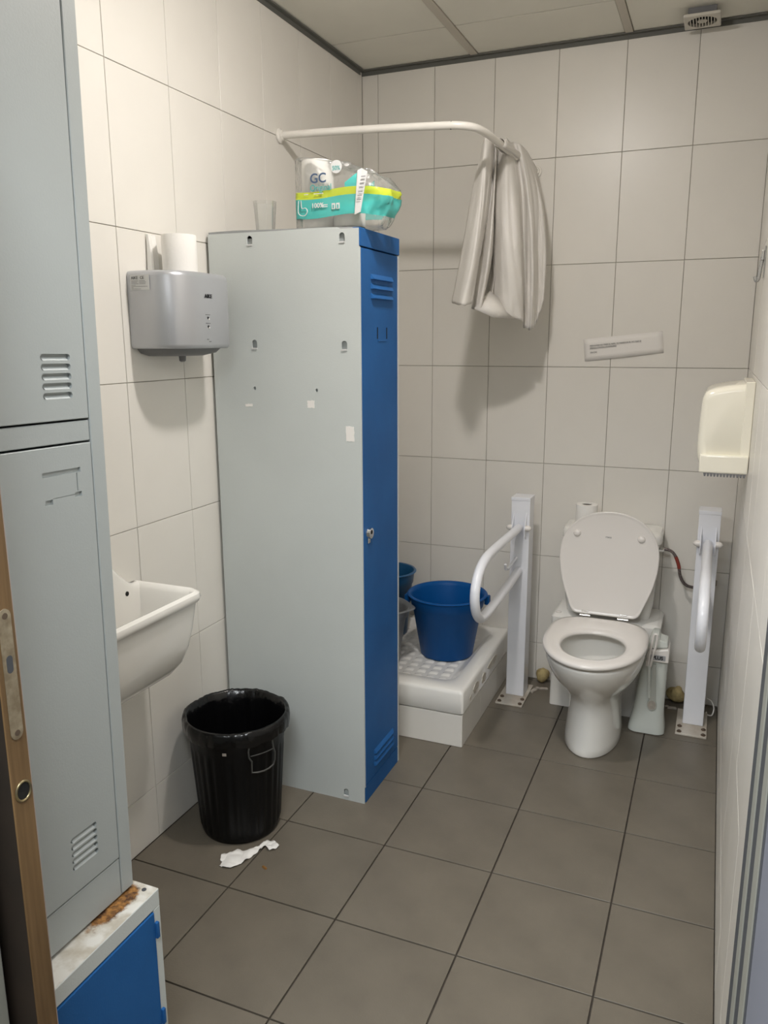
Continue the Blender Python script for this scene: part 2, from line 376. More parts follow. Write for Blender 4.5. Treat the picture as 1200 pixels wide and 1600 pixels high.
# ------------------------------------------------------------------ tiles
TM = {}
def tile_mesh(w, h, t, ch, m, key):
    k = (key, round(w, 4), round(h, 4))
    if k in TM: return TM[k]
    V = [(0, 0, -t), (w, 0, -t), (w, h, -t), (0, h, -t), (0, 0, -ch), (w, 0, -ch), (w, h, -ch), (0, h, -ch), (ch, ch, 0), (w-ch, ch, 0), (w-ch, h-ch, 0), (ch, h-ch, 0)]
    F = [(8, 9, 10, 11)]
    for i in range(4):
        j = (i+1) % 4; F += [(i, j, 4+j, 4+i), (4+i, 4+j, 8+j, 8+i)]
    me = bpy.data.meshes.new(key); me.from_pydata(V, [], F); me.update(); me.materials.append(m); TM[k] = me; return me
def tiles(parent, us, vs, frame, m, key, gap=0.0020, t=0.006, ch=0.0007, jit=0.0):
    """frame(u,v) -> Matrix placing the tile's lower-left corner; us, vs sorted joint lines"""
    for a, b in zip(us[:-1], us[1:]):
        for c, d in zip(vs[:-1], vs[1:]):
            if b-a < 0.012 or d-c < 0.012: continue
            me = tile_mesh(b-a-gap, d-c-gap, t, ch, m, key)
            o = bpy.data.objects.new('tile', me); COL.objects.link(o); o.parent = parent
            mt = frame(a+gap/2, c+gap/2)
            o.matrix_local = mt @ Matrix.Translation((0, 0, random.uniform(-jit, jit)))

RX, CH, FY = 1.5716, 2.5712, -2.575       # room width, ceiling height, inner face of the front wall
rows = [0.0]+[0.1684+0.4*i for i in range(6)]+[CH]
# ================================================================== STRUCTURE
wb = struct(box('wall_back', -0.12, RX+0.12, 0.0045, 0.12, -0.05, 2.80, M['grout']))
tiles(wb, [0.0]+[0.0721+0.2492*i for i in range(6)]+[RX], rows, lambda u, v: Matrix(((1, 0, 0, u), (0, 0, -1, 0), (0, 1, 0, v), (0, 0, 0, 1))), M['wall_tile'], 'back_tile', jit=0.0003)
wl = struct(box('wall_left', -0.12, -0.0045, FY, 0.0045, -0.05, 2.80, M['grout']))
ylines = sorted([FY, 0.0]+[-0.0461-0.2553*i for i in range(10) if -0.0461-0.2553*i > FY+0.01])
tiles(wl, [-y for y in reversed(ylines)], rows, lambda u, v: Matrix(((0, 0, 1, 0), (-1, 0, 0, -u), (0, 1, 0, v), (0, 0, 0, 1))) @ Matrix.Diagonal((1, 1, 1, 1)), M['wall_tile'], 'left_tile', jit=0.0003)
wr = struct(box('wall_right', RX+0.0045, RX+0.12, FY, 0.0045, -0.05, 2.80, M['grout']))
tiles(wr, ylines, rows, lambda u, v: Matrix(((0, 0, -1, RX), (1, 0, 0, u), (0, 1, 0, v), (0, 0, 0, 1))), M['wall_tile'], 'right_tile', jit=0.0003)
fl = struct(box('floor', -0.12, RX+0.12, -3.9, 0.12, -0.12, -0.0045, M['floor_grout']))
fx = [0.0, 0.3257, 0.6551, 0.9845, 1.3139, RX]
fy = sorted([0.0]+[-0.0193-0.3357*i for i in range(8)])
tiles(fl, fx, fy, lambda u, v: Matrix.Translation((u, v, 0)), M['floor_tile'], 'floor_tile', gap=0.0045, ch=0.0005, jit=0.0001)
tiles(fl, [0.0, 0.3257, 0.6551, 0.9845, 1.3139, RX], [-3.9, -3.6, -3.27, -2.94, fy[0]], lambda u, v: Matrix.Translation((u, v, 0)), M['floor_tile'], 'floor_tile', gap=0.0045, ch=0.0005)

# suspended ceiling: panels lying between visible bars
ce = struct(box('ceiling', -0.12, RX+0.12, -3.9, 0.12, CH+0.03, CH+0.10, M['trim_dark']))
cx = [(0.0, 0.474), (0.504, 1.060), (1.088, RX)]
cy = [(-0.318, 0.0), (-0.93, -0.322), (-1.54, -0.934), (-2.15, -1.544), (FY, -2.154)]
for (a, b) in cx:
    for (c, d) in cy:
        p = box('panel', a+0.002, b-0.002, c+0.0015, d-0.0015, CH, CH+0.028, M['ceiling'], ce, 0.0015, 1)
for k, (a, b) in enumerate(((0.474, 0.504), (1.060, 1.088))):
    o = struct(box('trim_%d' % (k+1), a, b, FY, -0.004, CH-0.004, CH+0.0285, M['trim_bar'], None, 0.001, 1))
o = struct(boxes('trim_3', [(0.0, RX, -0.022, -0.0005, CH-0.006, CH-0.002), (0.0, RX, -0.004, -0.0005, CH-0.020, CH-0.002)], M['trim_dark']))
o = struct(boxes('trim_4', [(0.0005, 0.020, FY, -0.023, CH-0.006, CH-0.002), (0.0005, 0.004, FY, -0.023, CH-0.020, CH-0.002)], M['trim_dark']))
o = struct(boxes('trim_5', [(RX-0.020, RX-0.0005, FY, -0.023, CH-0.006, CH-0.002), (RX-0.004, RX-0.0005, FY, -0.023, CH-0.020, CH-0.002)], M['trim_dark']))

# front wall with the doorway the camera looks through
fw = struct(boxes('wall_front', [(-0.12, 0.585, -2.595, FY-0.0005, 0, 2.8), (-0.12, 0.620, -2.72, -2.648, 0, 2.8), (RX+0.005, RX+0.12, -2.86, FY-0.0005, 0, 2.8), (-0.12, RX+0.12, -2.72, FY-0.0005, 2.10, 2.8)], M['corridor']))
cw = struct(boxes('wall_corridor', [(-0.12, -0.02, -3.9, -2.73, 0, 2.8), (RX+0.05, RX+0.15, -3.9, -2.87, 0, 2.8), (-0.12, RX+0.15, -4.0, -3.9, 0, 2.8)], M['corridor']))
# pocket frame edge seen at the lower left
o = struct(box('trim_6', 0.598, 0.6215, -2.722, -2.648, 0, 2.10, M['jamb_light'], None, 0.002, 1))
# right jamb: ribbed metal channel
jm = thing('door_jamb', 'ribbed grey metal door jamb at the right edge, in front of the tiled wall', 'door frame', (1.55, -2.70, 0))
box('channel', 1.5300, RX+0.004, -2.684, -2.512, 0, 2.10, M['jamb_dark'], jm, 0.001, 1)
for (a, b) in ((-2.598, -2.566), (-2.680, -2.645)):
    box('rib', 1.5288, 1.5302, a, b, 0, 2.10, M['jamb_light'], jm, 0.0003, 1)
box('lining', 1.5312, RX+0.004, -2.99, -2.684, 0, 2.10, M['jamb_blue'], jm, 0.002, 1)

# sliding door (door_1) at the left with its edge turned to us
d1 = struct(bpy.data.objects.new('door_1', None)); COL.objects.link(d1); d1.location = (0.3, -2.618, 0)
box('door_panel', -0.10, 0.6570, -2.6335, -2.6025, 0.008, 2.06, M['door_face'], d1)
eb = box('edge_strip', 0.6571, 0.6600, -2.6335, -2.6025, 0.008, 2.06, M['wood'], d1)
box('laminate', -0.10, 0.6600, -2.6024, -2.6012, 0.008, 2.06, M['lightedge'], d1)
pts = []
def capsule(cy_, z0, z1, r, n=8):
    return [(cy_+r*math.cos(PI*i/n), z1-r+r*math.sin(PI*i/n)) for i in range(n+1)]+[(cy_+r*math.cos(PI+PI*i/n), z0+r+r*math.sin(PI+PI*i/n)) for i in range(n+1)]
LY = -2.6175
fp = prism('lock_plate', capsule(LY, 0.972, 1.150, 0.0095), 'x', 0.6602, 0.6618, M['steel_worn'], d1)
fp['label'] = 'worn metal lock plate'
prism('latch_slot', capsule(LY, 1.064, 1.088, 0.0048), 'x', 0.6617, 0.6621, M['jamb_dark'], d1)
for zz in (1.141, 0.981):
    prism('screw', [(LY+0.0042*math.cos(i*PI/6), zz+0.0042*math.sin(i*PI/6)) for i in range(12)], 'x', 0.6617, 0.6624, M['bolt'], d1)
zc = 0.897; prof = []
P = []
for i in range(28): a = 2*PI*i/28; P.append((0.6608, LY+0.0118*math.cos(a), zc+0.0135*math.sin(a)))
tube('pull_ring', P, 0.0018, M['brass'], d1, 8, closed=True)
prism('pull_cup', [(LY+0.0106*math.cos(2*PI*i/24), zc+0.0122*math.sin(2*PI*i/24)) for i in range(24)], 'x', 0.6601, 0.6605, M['black'], d1)

# ================================================================== LAMP (out of frame; lights the room)
lp = thing('ceiling_lamp', 'round white ceiling lamp in the middle of the room above the frame', 'lamp', (LAMP[0], LAMP[1], CH-0.06))
lathe('base', [(0.070, CH-0.0001), (0.070, CH-0.018), (0.062, CH-0.022)], LAMP[0], LAMP[1], M['fan'], lp, 32)
em = bpy.data.materials.new('lamp_glow'); em.use_nodes = True; en = em.node_tree; en.nodes.remove(en.nodes['Principled BSDF'])
ee = en.nodes.new('ShaderNodeEmission'); ee.inputs[0].default_value = (1.0, 0.95, 0.915, 1); ee.inputs[1].default_value = LAMP_POWER
en.links.new(ee.outputs[0], en.nodes['Material Output'].inputs[0])
lathe('diffuser', [(0.060, CH-0.0222), (0.059, CH-0.034), (0.048, CH-0.042), (0.028, CH-0.047), (0.003, CH-0.049)], LAMP[0], LAMP[1], em, lp, 32, False, True)

# ================================================================== CENTRAL TALL LOCKER
def hood(V, F, x, y0, y1, z0, z1, d):
    b = len(V); h = min(0.008, (y1-y0)/6)
    V += [(x, y0, z1), (x, y1, z1), (x+d, y0+h, z0+0.002), (x+d, y1-h, z0+0.002), (x, y0, z0), (x, y1, z0), (x+d, y0+h, z0), (x+d, y1-h, z0)]
    F += [(b, b+2, b+3, b+1), (b, b+4, b+6, b+2), (b+1, b+3, b+7, b+5), (b+2, b+6, b+7, b+3), (b+4, b+5, b+7, b+6)]
L0, L1, LY0, LY1, LH = 0.012, 0.513, -1.187, -0.885, 1.786
lk = thing('tall_locker', 'tall narrow grey steel locker with one blue door, standing beside the shower tray', 'locker', ((L0+L1)/2, (LY0+LY1)/2, 0))
side = prism('side_panel', [(L0, 0.0), (L1-0.0005, 0.0), (L1-0.0005, LH-0.001), (0.455, LH-0.0005), (0.445, LH+0.004), (0.36, LH+0.005), (0.25, LH+0.004), (L0, LH+0.006)], 'y', LY0, LY0+0.004, M['locker_grey'], lk)
def arch(x, z, w, h, n=8):
    return [(x-w/2, z-h/2), (x+w/2, z-h/2)]+[(x+w/2*math.cos(PI*i/n), z+h/2-w/2+w/2*math.sin(PI*i/n)) for i in range(n+1)]
cs = []
for (x, z) in ((0.158, 1.769), (0.460, 1.763), (0.162, 1.469), (0.463, 1.465), (0.447, 0.028)):
    cs.append(prism('c', arch(x, z, 0.018, 0.024), 'y', LY0-0.01, LY0+0.01, M['black']))
for (x, z) in ((0.157, 1.335), (0.370, 1.333)):
    cs.append(prism('c', [(x+0.0045*math.cos(i*PI/5), z+0.0055*math.sin(i*PI/5)) for i in range(10)], 'y', LY0-0.01, LY0+0.01, M['black']))
cs.append(prism('c', [(0.245, LH-0.006), (0.262, LH-0.006), (0.262, LH+0.02), (0.245, LH+0.02)], 'y', LY0-0.01, LY0+0.01, M['black'])) if False else None
cut(side, [c for c in cs if c]); side['label'] = 'grey side panel with small arched slots'
box('slot_backing', L0+0.001, L1-0.01, LY0+0.0075, LY0+0.0085, 0.005, LH-0.012, M['locker_cool'], lk)
for (x, z) in ((0.158, 1.756), (0.460, 1.750), (0.162, 1.456), (0.463, 1.452), (0.447, 0.015)):
    box('slot_lip', x-0.009, x+0.009, LY0-0.0025, LY0-0.0001, z-0.003, z+0.001, M['label'], lk)
for k, (x, z, w, h) in enumerate(((0.134, 1.283, 0.026, 0.008), (0.350, 1.292, 0.024, 0.022), (0.478, 1.208, 0.026, 0.044))):
    # torn sticker remains, slightly ragged
    P = []
    for i in range(20):
        a = i/20*4; s = int(a); t = a-s
        c = [(-w/2, -h/2), (w/2, -h/2), (w/2, h/2), (-w/2, h/2)]; p0, p1 = c[s], c[(s+1) % 4]
        P.append((x+p0[0]+(p1[0]-p0[0])*t+random.uniform(-.0012, .0012), z+p0[1]+(p1[1]-p0[1])*t+random.uniform(-.0012, .0012)))
    prism('sticker_remnant', P, 'y', LY0-0.0008, LY0-0.0001, M['note'], lk)
box('far_side_panel', L0, L1-0.0005, LY1-0.004, LY1, 0.0, LH-0.001, M['locker_grey'], lk)
box('back_panel', L0, L0+0.003, LY0+0.0041, LY1-0.0041, 0.0, LH-0.004, M['locker_grey'], lk)
tp = prism('top_panel', [(L0, LH+0.012), (0.10, LH+0.013), (0.25, LH+0.009), (0.40, LH+0.0065), (L1-0.01, LH+0.003), (L1-0.01, LH-0.001), (L0, LH-0.001)], 'y', LY0+0.0045, LY1-0.0045, M['top_grey'], lk)
box('plinth', L0+0.01, L1-0.022, LY0+0.02, LY1-0.006, 0.0005, 0.05, M['locker_dark'], lk)
# light grey folded stiles and blue fronts
box('stile', L1-0.020, L1+0.0008, LY0+0.0002, LY0+0.0085, 0.056, 1.735, M['locker_grey'], lk, 0.0006, 1)
box('stile', L1-0.020, L1+0.0008, LY1-0.013, LY1-0.0001, 0.0, 1.735, M['locker_grey'], lk, 0.0006, 1)
box('top_rail', L1-0.020, L1+0.0026, LY0+0.0002, LY1-0.001, 1.7375, LH+0.001, M['blue'], lk, 0.001, 1)
box('bottom_rail', L1-0.020, L1+0.0010, LY0+0.0087, LY1-0.0132, 0.0, 0.058, M['blue'], lk, 0.001, 1)
dr = box('door', L1-0.016, L1+0.0016, LY0+0.0095, LY1-0.0142, 0.061, 1.7335, M['blue'], lk, 0.0012, 1)
for z in (1.652, 1.625, 1.598, 0.140, 0.118, 0.096):
    V, F = [], []; hood(V, F, L1+0.0016, -1.112, -0.945, z, z+0.015, 0.009 if z > 1 else 0.007)
    o = mesh('louvre', V, F, M['blue'], dr); fixn(o)
for (y, dz) in ((-1.062, 0), (-0.990, 0)):
    box('card_slit', L1+0.0014, L1+0.0030, y-0.0035, y+0.0005, 1.482, 1.516, M['black'], dr)
box('card_lip', L1+0.0012, L1+0.0035, -1.060, -0.993, 1.474, 1.479, M['blue'], dr, 0.0008, 1)
# cam lock
lkx = L1+0.0016
def xdisc(name, x0, x1, y, z, r, m, parent, n=24, r1=None):
    r1 = r if r1 is None else r1
    return loft(name, [[(x0, y+r*math.cos(2*PI*i/n), z+r*math.sin(2*PI*i/n)) for i in range(n)], [(x1, y+r1*math.cos(2*PI*i/n), z+r1*math.sin(2*PI*i/n)) for i in range(n)]], m, parent)
k = xdisc('lock', lkx, lkx+0.010, -1.140, 0.899, 0.0185, M['chrome'], dr, r1=0.0165); k['label'] = 'round chrome lock'
xdisc('keyhole', lkx+0.0101, lkx+0.0110, -1.140, 0.903, 0.0065, M['black'], dr)
box('latch_bar', lkx+0.0004, lkx+0.0040, -1.152, -1.136, 0.868, 0.884, M['chrome'], dr, 0.001, 1)

# ================================================================== UPPER GREY LOCKER (left) on the blue half locker
TY0, TY1, TX, TZ0, TZ1 = -2.5680, -2.2560, 0.500, 0.4525, 2.2525
tl = thing('grey_locker', 'tall grey two-door steel locker stacked on the rusty-topped blue locker', 'locker', (0.25, TY1, TZ0))
box('side_panel', 0.004, TX-0.001, TY1-0.003, TY1, TZ0, TZ1, M['locker_cool'], tl)
box('side_panel', 0.004, TX-0.001, TY0, TY0+0.003, TZ0, TZ1, M['locker_cool'], tl)
box('back_panel', 0.004, 0.007, TY0+0.0031, TY1-0.0031, TZ0, TZ1, M['locker_cool'], tl)
box('top_panel', 0.004, TX-0.001, TY0+0.0031, TY1-0.0031, TZ1-0.004, TZ1, M['locker_cool'], tl)
box('bottom_panel', 0.004, TX-0.001, TY0+0.0031, TY1-0.0031, TZ0, TZ0+0.004, M['locker_cool'], tl)
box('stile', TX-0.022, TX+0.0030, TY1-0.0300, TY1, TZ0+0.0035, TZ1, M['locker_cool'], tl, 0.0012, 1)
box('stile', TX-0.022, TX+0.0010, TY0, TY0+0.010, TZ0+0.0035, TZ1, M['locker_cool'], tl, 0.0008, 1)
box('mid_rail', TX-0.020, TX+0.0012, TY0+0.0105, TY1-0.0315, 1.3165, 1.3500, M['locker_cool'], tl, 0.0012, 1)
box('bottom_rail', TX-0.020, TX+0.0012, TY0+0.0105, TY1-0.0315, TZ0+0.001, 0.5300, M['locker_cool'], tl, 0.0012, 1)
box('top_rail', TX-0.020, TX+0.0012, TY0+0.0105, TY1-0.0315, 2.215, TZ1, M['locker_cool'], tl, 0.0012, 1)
def louvre_door(z0, z1, zc_list, yc, wy, pitch_, holder=None):
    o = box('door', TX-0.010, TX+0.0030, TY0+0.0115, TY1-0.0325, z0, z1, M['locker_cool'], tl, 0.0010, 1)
    cs = []
    for z in zc_list:
        n = 6; h = 0.0052; P = []
        P = [(yc-wy/2+h*math.cos(PI/2+PI*i/n)*1.0+0, z+h*math.sin(PI/2+PI*i/n)) for i in range(n+1)]+[(yc+wy/2+h*math.cos(-PI/2+PI*i/n), z+h*math.sin(-PI/2+PI*i/n)) for i in range(n+1)]
        cs.append(prism('c', P, 'x', TX-0.004, TX+0.02, M['black']))
    if holder:
        y, z = holder
        cs.append(boxc(y-0.042, y+0.040, z+0.0045, z+0.0125, 0.0045))
        cs.append(boxc(y+0.030, y+0.0325, z-0.026, z+0.004, 0.02))
        cs.append(boxc(y-0.040, y-0.024, z-0.040, z-0.032, 0.0045)); cs.append(boxc(y+0.024, y+0.040, z-0.036, z-0.028, 0.0045))
        cs.append(boxc(y-0.024, y+0.026, z-0.0315, z-0.0305, 0.0015))
    cut(o, cs)
    # sloped blades that catch the light at the foot of each pressed slot
    for z in zc_list:
        V = [(TX+0.0030, yc-wy/2, z-0.0050), (TX+0.0030, yc+wy/2, z-0.0050), (TX-0.0035, yc+wy/2, z+0.0015), (TX-0.0035, yc-wy/2, z+0.0015)]
        mesh('louvre', V, [(0, 1, 2, 3)], M['locker_cool'], o)
    return o
def boxc(y0, y1, z0, z1, d):
    return prism('c', [(y0, z0), (y1, z0), (y1, z1), (y0, z1)], 'x', TX+0.003-d, TX+0.02, M['black'])
louvre_door(1.3535, 2.2115, [1.453, 1.438, 1.423, 1.408, 1.393], -2.352, 0.052, 0.0155)
louvre_door(0.5335, 1.3130, [0.634, 0.621, 0.608, 0.595, 0.582], -2.370, 0.052, 0.013, holder=(-2.356, 1.262))
tl.rotation_euler = (math.radians(-1.05), 0, 0)

# ------------------------------------------------------------------ blue half-height locker under it
bl = thing('base_locker', 'low locker with blue door and rust-stained white top under the tall grey locker', 'locker', (0.27, -2.38, 0))
BX, BY0, BY1, BZ = 0.550, -2.570, -2.242, 0.4500
tp = box('top_panel', 0.004, BX, BY0, BY1, BZ-0.006, BZ, M['rust_top'], bl)
for v in tp.data.vertices: v.co += Vector(bl.location)       # keep the stain's coordinates in room metres
tp.location = -Vector(bl.location)
box('side_panel', 0.004, BX-0.001, BY1-0.003, BY1, 0, BZ-0.0062, M['locker_grey'], bl)
box('side_panel', 0.004, BX-0.001, BY0, BY0+0.003, 0, BZ-0.0062, M['locker_grey'], bl)
box('back_panel', 0.004, 0.007, BY0+0.0031, BY1-0.0031, 0, BZ-0.0062, M['locker_grey'], bl)
box('top_rail', BX-0.02, BX+0.0012, BY0, BY1, 0.4150, BZ-0.0002, M['locker_grey'], bl, 0.001, 1)
box('stile', BX-0.02, BX+0.0012, BY1-0.0185, BY1, 0, 0.4145, M['locker_grey'], bl, 0.001, 1)
box('stile', BX-0.02, BX+0.0012, BY0, BY0+0.010, 0, 0.4145, M['locker_grey'], bl, 0.001, 1)
box('bottom_rail', BX-0.02, BX+0.0008, BY0+0.0105, BY1-0.019, 0, 0.045, M['locker_grey'], bl, 0.001, 1)
bd = box('door', BX-0.012, BX+0.0034, BY0+0.0112, BY1-0.0195, 0.049, 0.4120, M['blue'], bl, 0.0012, 1)
for z in (0.372, 0.176):
    o = box('hinge', BX+0.0014, BX+0.0085, BY1-0.0205, BY1-0.0125, z-0.017, z+0.017, M['blue'], bl, 0.0015, 2); o['label'] = 'blue hinge knuckle'
lathe('screw', [(0.0045, BZ+0.0001), (0.0045, BZ+0.0012), (0.003, BZ+0.0016)], 0.528, BY1-0.014, M['jamb_dark'], bl, 14, False, True)

# ================================================================== SINK
sk = thing('sink', 'white ceramic wall sink with raised curved back, left of the waste bin', 'sink', (0.0, -1.86, 0.55))
sy0, sy1 = -2.135, -1.600
rings = []
def sring(dx, ins, z, r): return rrect(0.001, dx, sy0+ins, sy1-ins, (0.004, r, r, 0.004), z, 9)
# outside of the bowl, from the underside up, over the rim, and down inside
for dx, ins, z, r in ((0.045, 0.060, 0.538, 0.02), (0.105, 0.040, 0.560, 0.035), (0.150, 0.027, 0.588, 0.045), (0.180, 0.018, 0.622, 0.045), (0.196, 0.011, 0.665, 0.04), (0.206, 0.006, 0.715, 0.036), (0.213, 0.003, 0.765, 0.033), (0.216, 0.002, 0.786, 0.032), (0.225, -0.002, 0.795, 0.032), (0.231, -0.004, 0.806, 0.034), (0.228, -0.002, 0.817, 0.034), (0.218, 0.004, 0.8225, 0.034), (0.206, 0.011, 0.818, 0.032), (0.199, 0.017, 0.806, 0.030), (0.192, 0.022, 0.760, 0.030), (0.175, 0.034, 0.690, 0.035), (0.140, 0.055, 0.640, 0.045), (0.105, 0.085, 0.625, 0.04)):
    rings.append(sring(dx, ins, z, r))
loft('bowl', rings, M['ceramic'], sk, True, True)
prof = []
for i in range(33):
    t = i/32; y = sy0+(sy1-sy0)*t; e = min(t, 1-t)*(sy1-sy0)
    h = 0.0
    if e > 0.02: s = min(1, (e-0.02)/0.15); h = 0.100*(s*s*(3-2*s))
    prof.append((y, 0.8215+h))
rg = []
for (x, o_) in ((0.001, 0), (0.012, 0.0), (0.020, -0.003), (0.0245, -0.009), (0.026, -0.02), (0.028, -0.05)):
    rg.append([(x, y, z+o_) for y, z in prof])
bp_ = []
V = [p for r in rg for p in r]; n = len(prof); F = []
for i in range(len(rg)-1):
    for j in range(n-1): F.append((i*n+j, i*n+j+1, (i+1)*n+j+1, (i+1)*n+j))
V += [(0.001, y, 0.70) for y, z in prof]+[(0.030, y, 0.70) for y, z in prof]; b0 = len(rg)*n
for j in range(n-1):
    F.append((j+1, j, b0+j, b0+j+1)); F.append(((len(rg)-1)*n+j, (len(rg)-1)*n+j+1, b0+n+j+1, b0+n+j))
o = mesh('raised_back', V, F, M['ceramic'], sk, True); fixn(o)
xdisc('overflow_hole', 0.0265, 0.0292, -1.672, 0.8060, 0.0065, M['black'], sk)

# ================================================================== HAND DRYER
hd = thing('hand_dryer', 'silver rounded hand dryer on the left wall above the waste bin', 'hand dryer', (0.0, -1.43, 1.46))
def dplan(z, s=1.0, out=0.0):
    # plan outline: flat on the wall, straight cheek nearer the door, bulging round front
    pts = [(0.001, -1.552-out), (0.030, -1.556-out), (0.070, -1.556-out), (0.105, -1.549-out), (0.133, -1.530), (0.150, -1.500), (0.158+out, -1.460), (0.160+out, -1.410), (0.158+out, -1.350), (0.150, -1.305), (0.128, -1.280), (0.090, -1.268+out), (0.040, -1.264+out), (0.001, -1.264+out)]
    q = catmull([(a, b, z) for a, b in pts], 4)
    c = Vector((0.0, -1.41, z))
    return [tuple(Vector((max(0.001, c.x+(p.x-c.x)*s), c.y+(p.y-c.y)*s, z))) for p in q]
dz0 = 1.462
def bottomz(p, z):   # lower edge dips towards the far corner
    return z
rings = [dplan(dz0-0.004, 0.965), dplan(dz0, 0.985), dplan(dz0+0.008, 1.0), dplan(dz0+0.10, 1.0), dplan(1.646, 1.0), dplan(1.655, 0.985), dplan(1.660, 0.95)]
loft('housing', rings, M['silver'], hd, True, True, angle=60)
rings = [[(x*0.86, -1.41+(y+1.41)*0.84, z) for (x, y, z) in dplan(dz0-0.0045)], [(x*0.80, -1.41+(y+1.41)*0.74, z-0.012) for (x, y, z) in dplan(dz0-0.0045)], [(x*0.62, -1.41+(y+1.41)*0.5, z-0.020) for (x, y, z) in dplan(dz0-0.0045)]]
loft('air_outlet', rings, M['silver_dark'], hd, False, True)
lathe('sensor', [(0.010, 1.4375), (0.009, 1.424), (0.005, 1.421)], 0.075, -1.43, M['silver_dark'], hd, 16)
# maker's rating label on the cheek facing the door
o = box('rating_label', 0.018, 0.078, -1.5585, -1.5573, 1.610, 1.648, M['label'], hd)
text('lettering', 'AIKE', 0.0105, M['ink'], hd, (0.021, -1.5588, 1.6375), (1, 0, 0), (0, 0, 1))
text('lettering', 'CE', 0.010, M['ink'], hd, (0.050, -1.5588, 1.6375), (1, 0, 0), (0, 0, 1))
for i, (x, w) in enumerate(((0.021, 0.022), (0.021, 0.019), (0.021, 0.023), (0.047, 0.018), (0.047, 0.022), (0.047, 0.020))):
    box('print_line', x, x+w, -1.5590, -1.5586, 1.6325-0.0035*(i % 3), 1.6333-0.0035*(i % 3), M['silver_dark'], hd)
for i, w in enumerate((0.014, 0.052, 0.006, 0.030)):
    box('print_line', 0.021, 0.021+w, -1.5590, -1.5586, 1.6215-0.003*i, 1.6222-0.003*i, M['silver_dark'], hd)
# brand and symbols on the rounded front
text('lettering', 'AIKE', 0.0150, M['ink'], hd, (0.1612, -1.415, 1.5930), (0, 1, 0), (0, 0, 1), ext=0.0008, align='CENTER', squash=1.15)
for z in (1.540, 1.517):
    box('print_line', 0.1590, 0.1612, -1.430, -1.410, z+0.008, z+0.0094, M['silver_dark'], hd)
    xdisc('indicator', 0.1585, 0.1612, -1.420, z, 0.0034, M['ink'], hd, 12)
    xdisc('indicator', 0.1585, 0.1616, -1.417, z-0.003, 0.0024, M['paper'], hd, 12)
for s in (0, 1):
    box('print_mark', 0.1590, 0.1612, -1.428+0.010*s, -1.420+0.010*s, 1.482-0.006*s, 1.4835-0.006*s, M['silver_dark'], hd)

# roll and wad of hand towels on the dryer
def paper_roll(name, label, cat, x, y, z, r, h, rc, group=None, parent=None):
    if parent is None: t = thing(name, label, cat, (x, y, z), group)
    else:
        t = parent
    o = loft('paper', [ring(x, y, z+0.0003, r*0.985), ring(x, y, z+0.003, r), ring(x, y, z+h-0.003, r), ring(x, y, z+h, r*0.985), ring(x, y, z+h, rc), ring(x, y, z+h-0.02, rc), ring(x, y, z+0.0003, rc)], M['paper'], t, False, False)
    loft('core', [ring(x, y, z+0.0004, rc*0.99), ring(x, y, z+h-0.0035, rc*0.99), ring(x, y, z+h-0.0035, rc*0.90), ring(x, y, z+0.0004, rc*0.90)], M['cardboard'], t, False, False)
    loft('core_shade', [ring(x, y, z+0.010, rc*0.90), ring(x, y, z+0.011, rc*0.90)], M['cardboard'], t, True, True) if False else None
    return t
paper_roll('toilet_roll', 'white paper roll standing on top of the silver hand dryer', 'toilet roll', 0.086, -1.432, 1.6605, 0.047, 0.098, 0.020)
V = []; nn = 9
fv = []
rg = []
for i in range(nn):
    y = -1.468+0.034*i/(nn-1); rg.append((y, 0.004*math.sin(i*1.3)))
sheet = loft('folded_paper', [[(0.004+dx, y, 1.6605) for y, dx in rg]+[(0.020+dx, y, 1.6605) for y, dx in reversed(rg)], [(0.005+dx*1.2, y+0.001, 1.712) for y, dx in rg]+[(0.018+dx, y+0.001, 1.712) for y, dx in reversed(rg)], [(0.004+dx, y+0.003, 1.762) for y, dx in rg]+[(0.010+dx, y+0.003, 1.762) for y, dx in reversed(rg)]], M['paper'])
tag(sheet, 'folded white paper leaning on the wall behind the roll on the hand dryer', 'paper'); recenter(sheet)

# ================================================================== WASTE BIN
bc = (0.195, -1.425)
bn = thing('waste_bin', 'black ribbed plastic waste bin lined with a black bag', 'waste bin', (*bc, 0))
NB = 144
def rib(z):
    def f(i):
        a = i/NB*2*PI
        s = 0.5+0.5*math.cos(a*30)
        return 1+0.032*(s**0.6)*z
    return f
rings = []
for z, r, k in ((0.0, 0.108, 0), (0.002, 0.114, 0), (0.010, 0.118, 0), (0.022, 0.120, 0.2), (0.035, 0.121, 1), (0.15, 0.1285, 1), (0.27, 0.1365, 1), (0.290, 0.1385, 0.6), (0.300, 0.1425, 0), (0.352, 0.1475, 0), (0.358, 0.154, 0), (0.372, 0.156, 0), (0.376, 0.152, 0), (0.373, 0.146, 0)):
    rings.append(ring(*bc, z, r, n=NB, f=rib(k)))
for z, r in ((0.30, 0.140), (0.03, 0.116), (0.012, 0.10)): rings.append(ring(*bc, z, r, n=NB))
loft('body', rings, M['bin'], bn, True, True, angle=60)
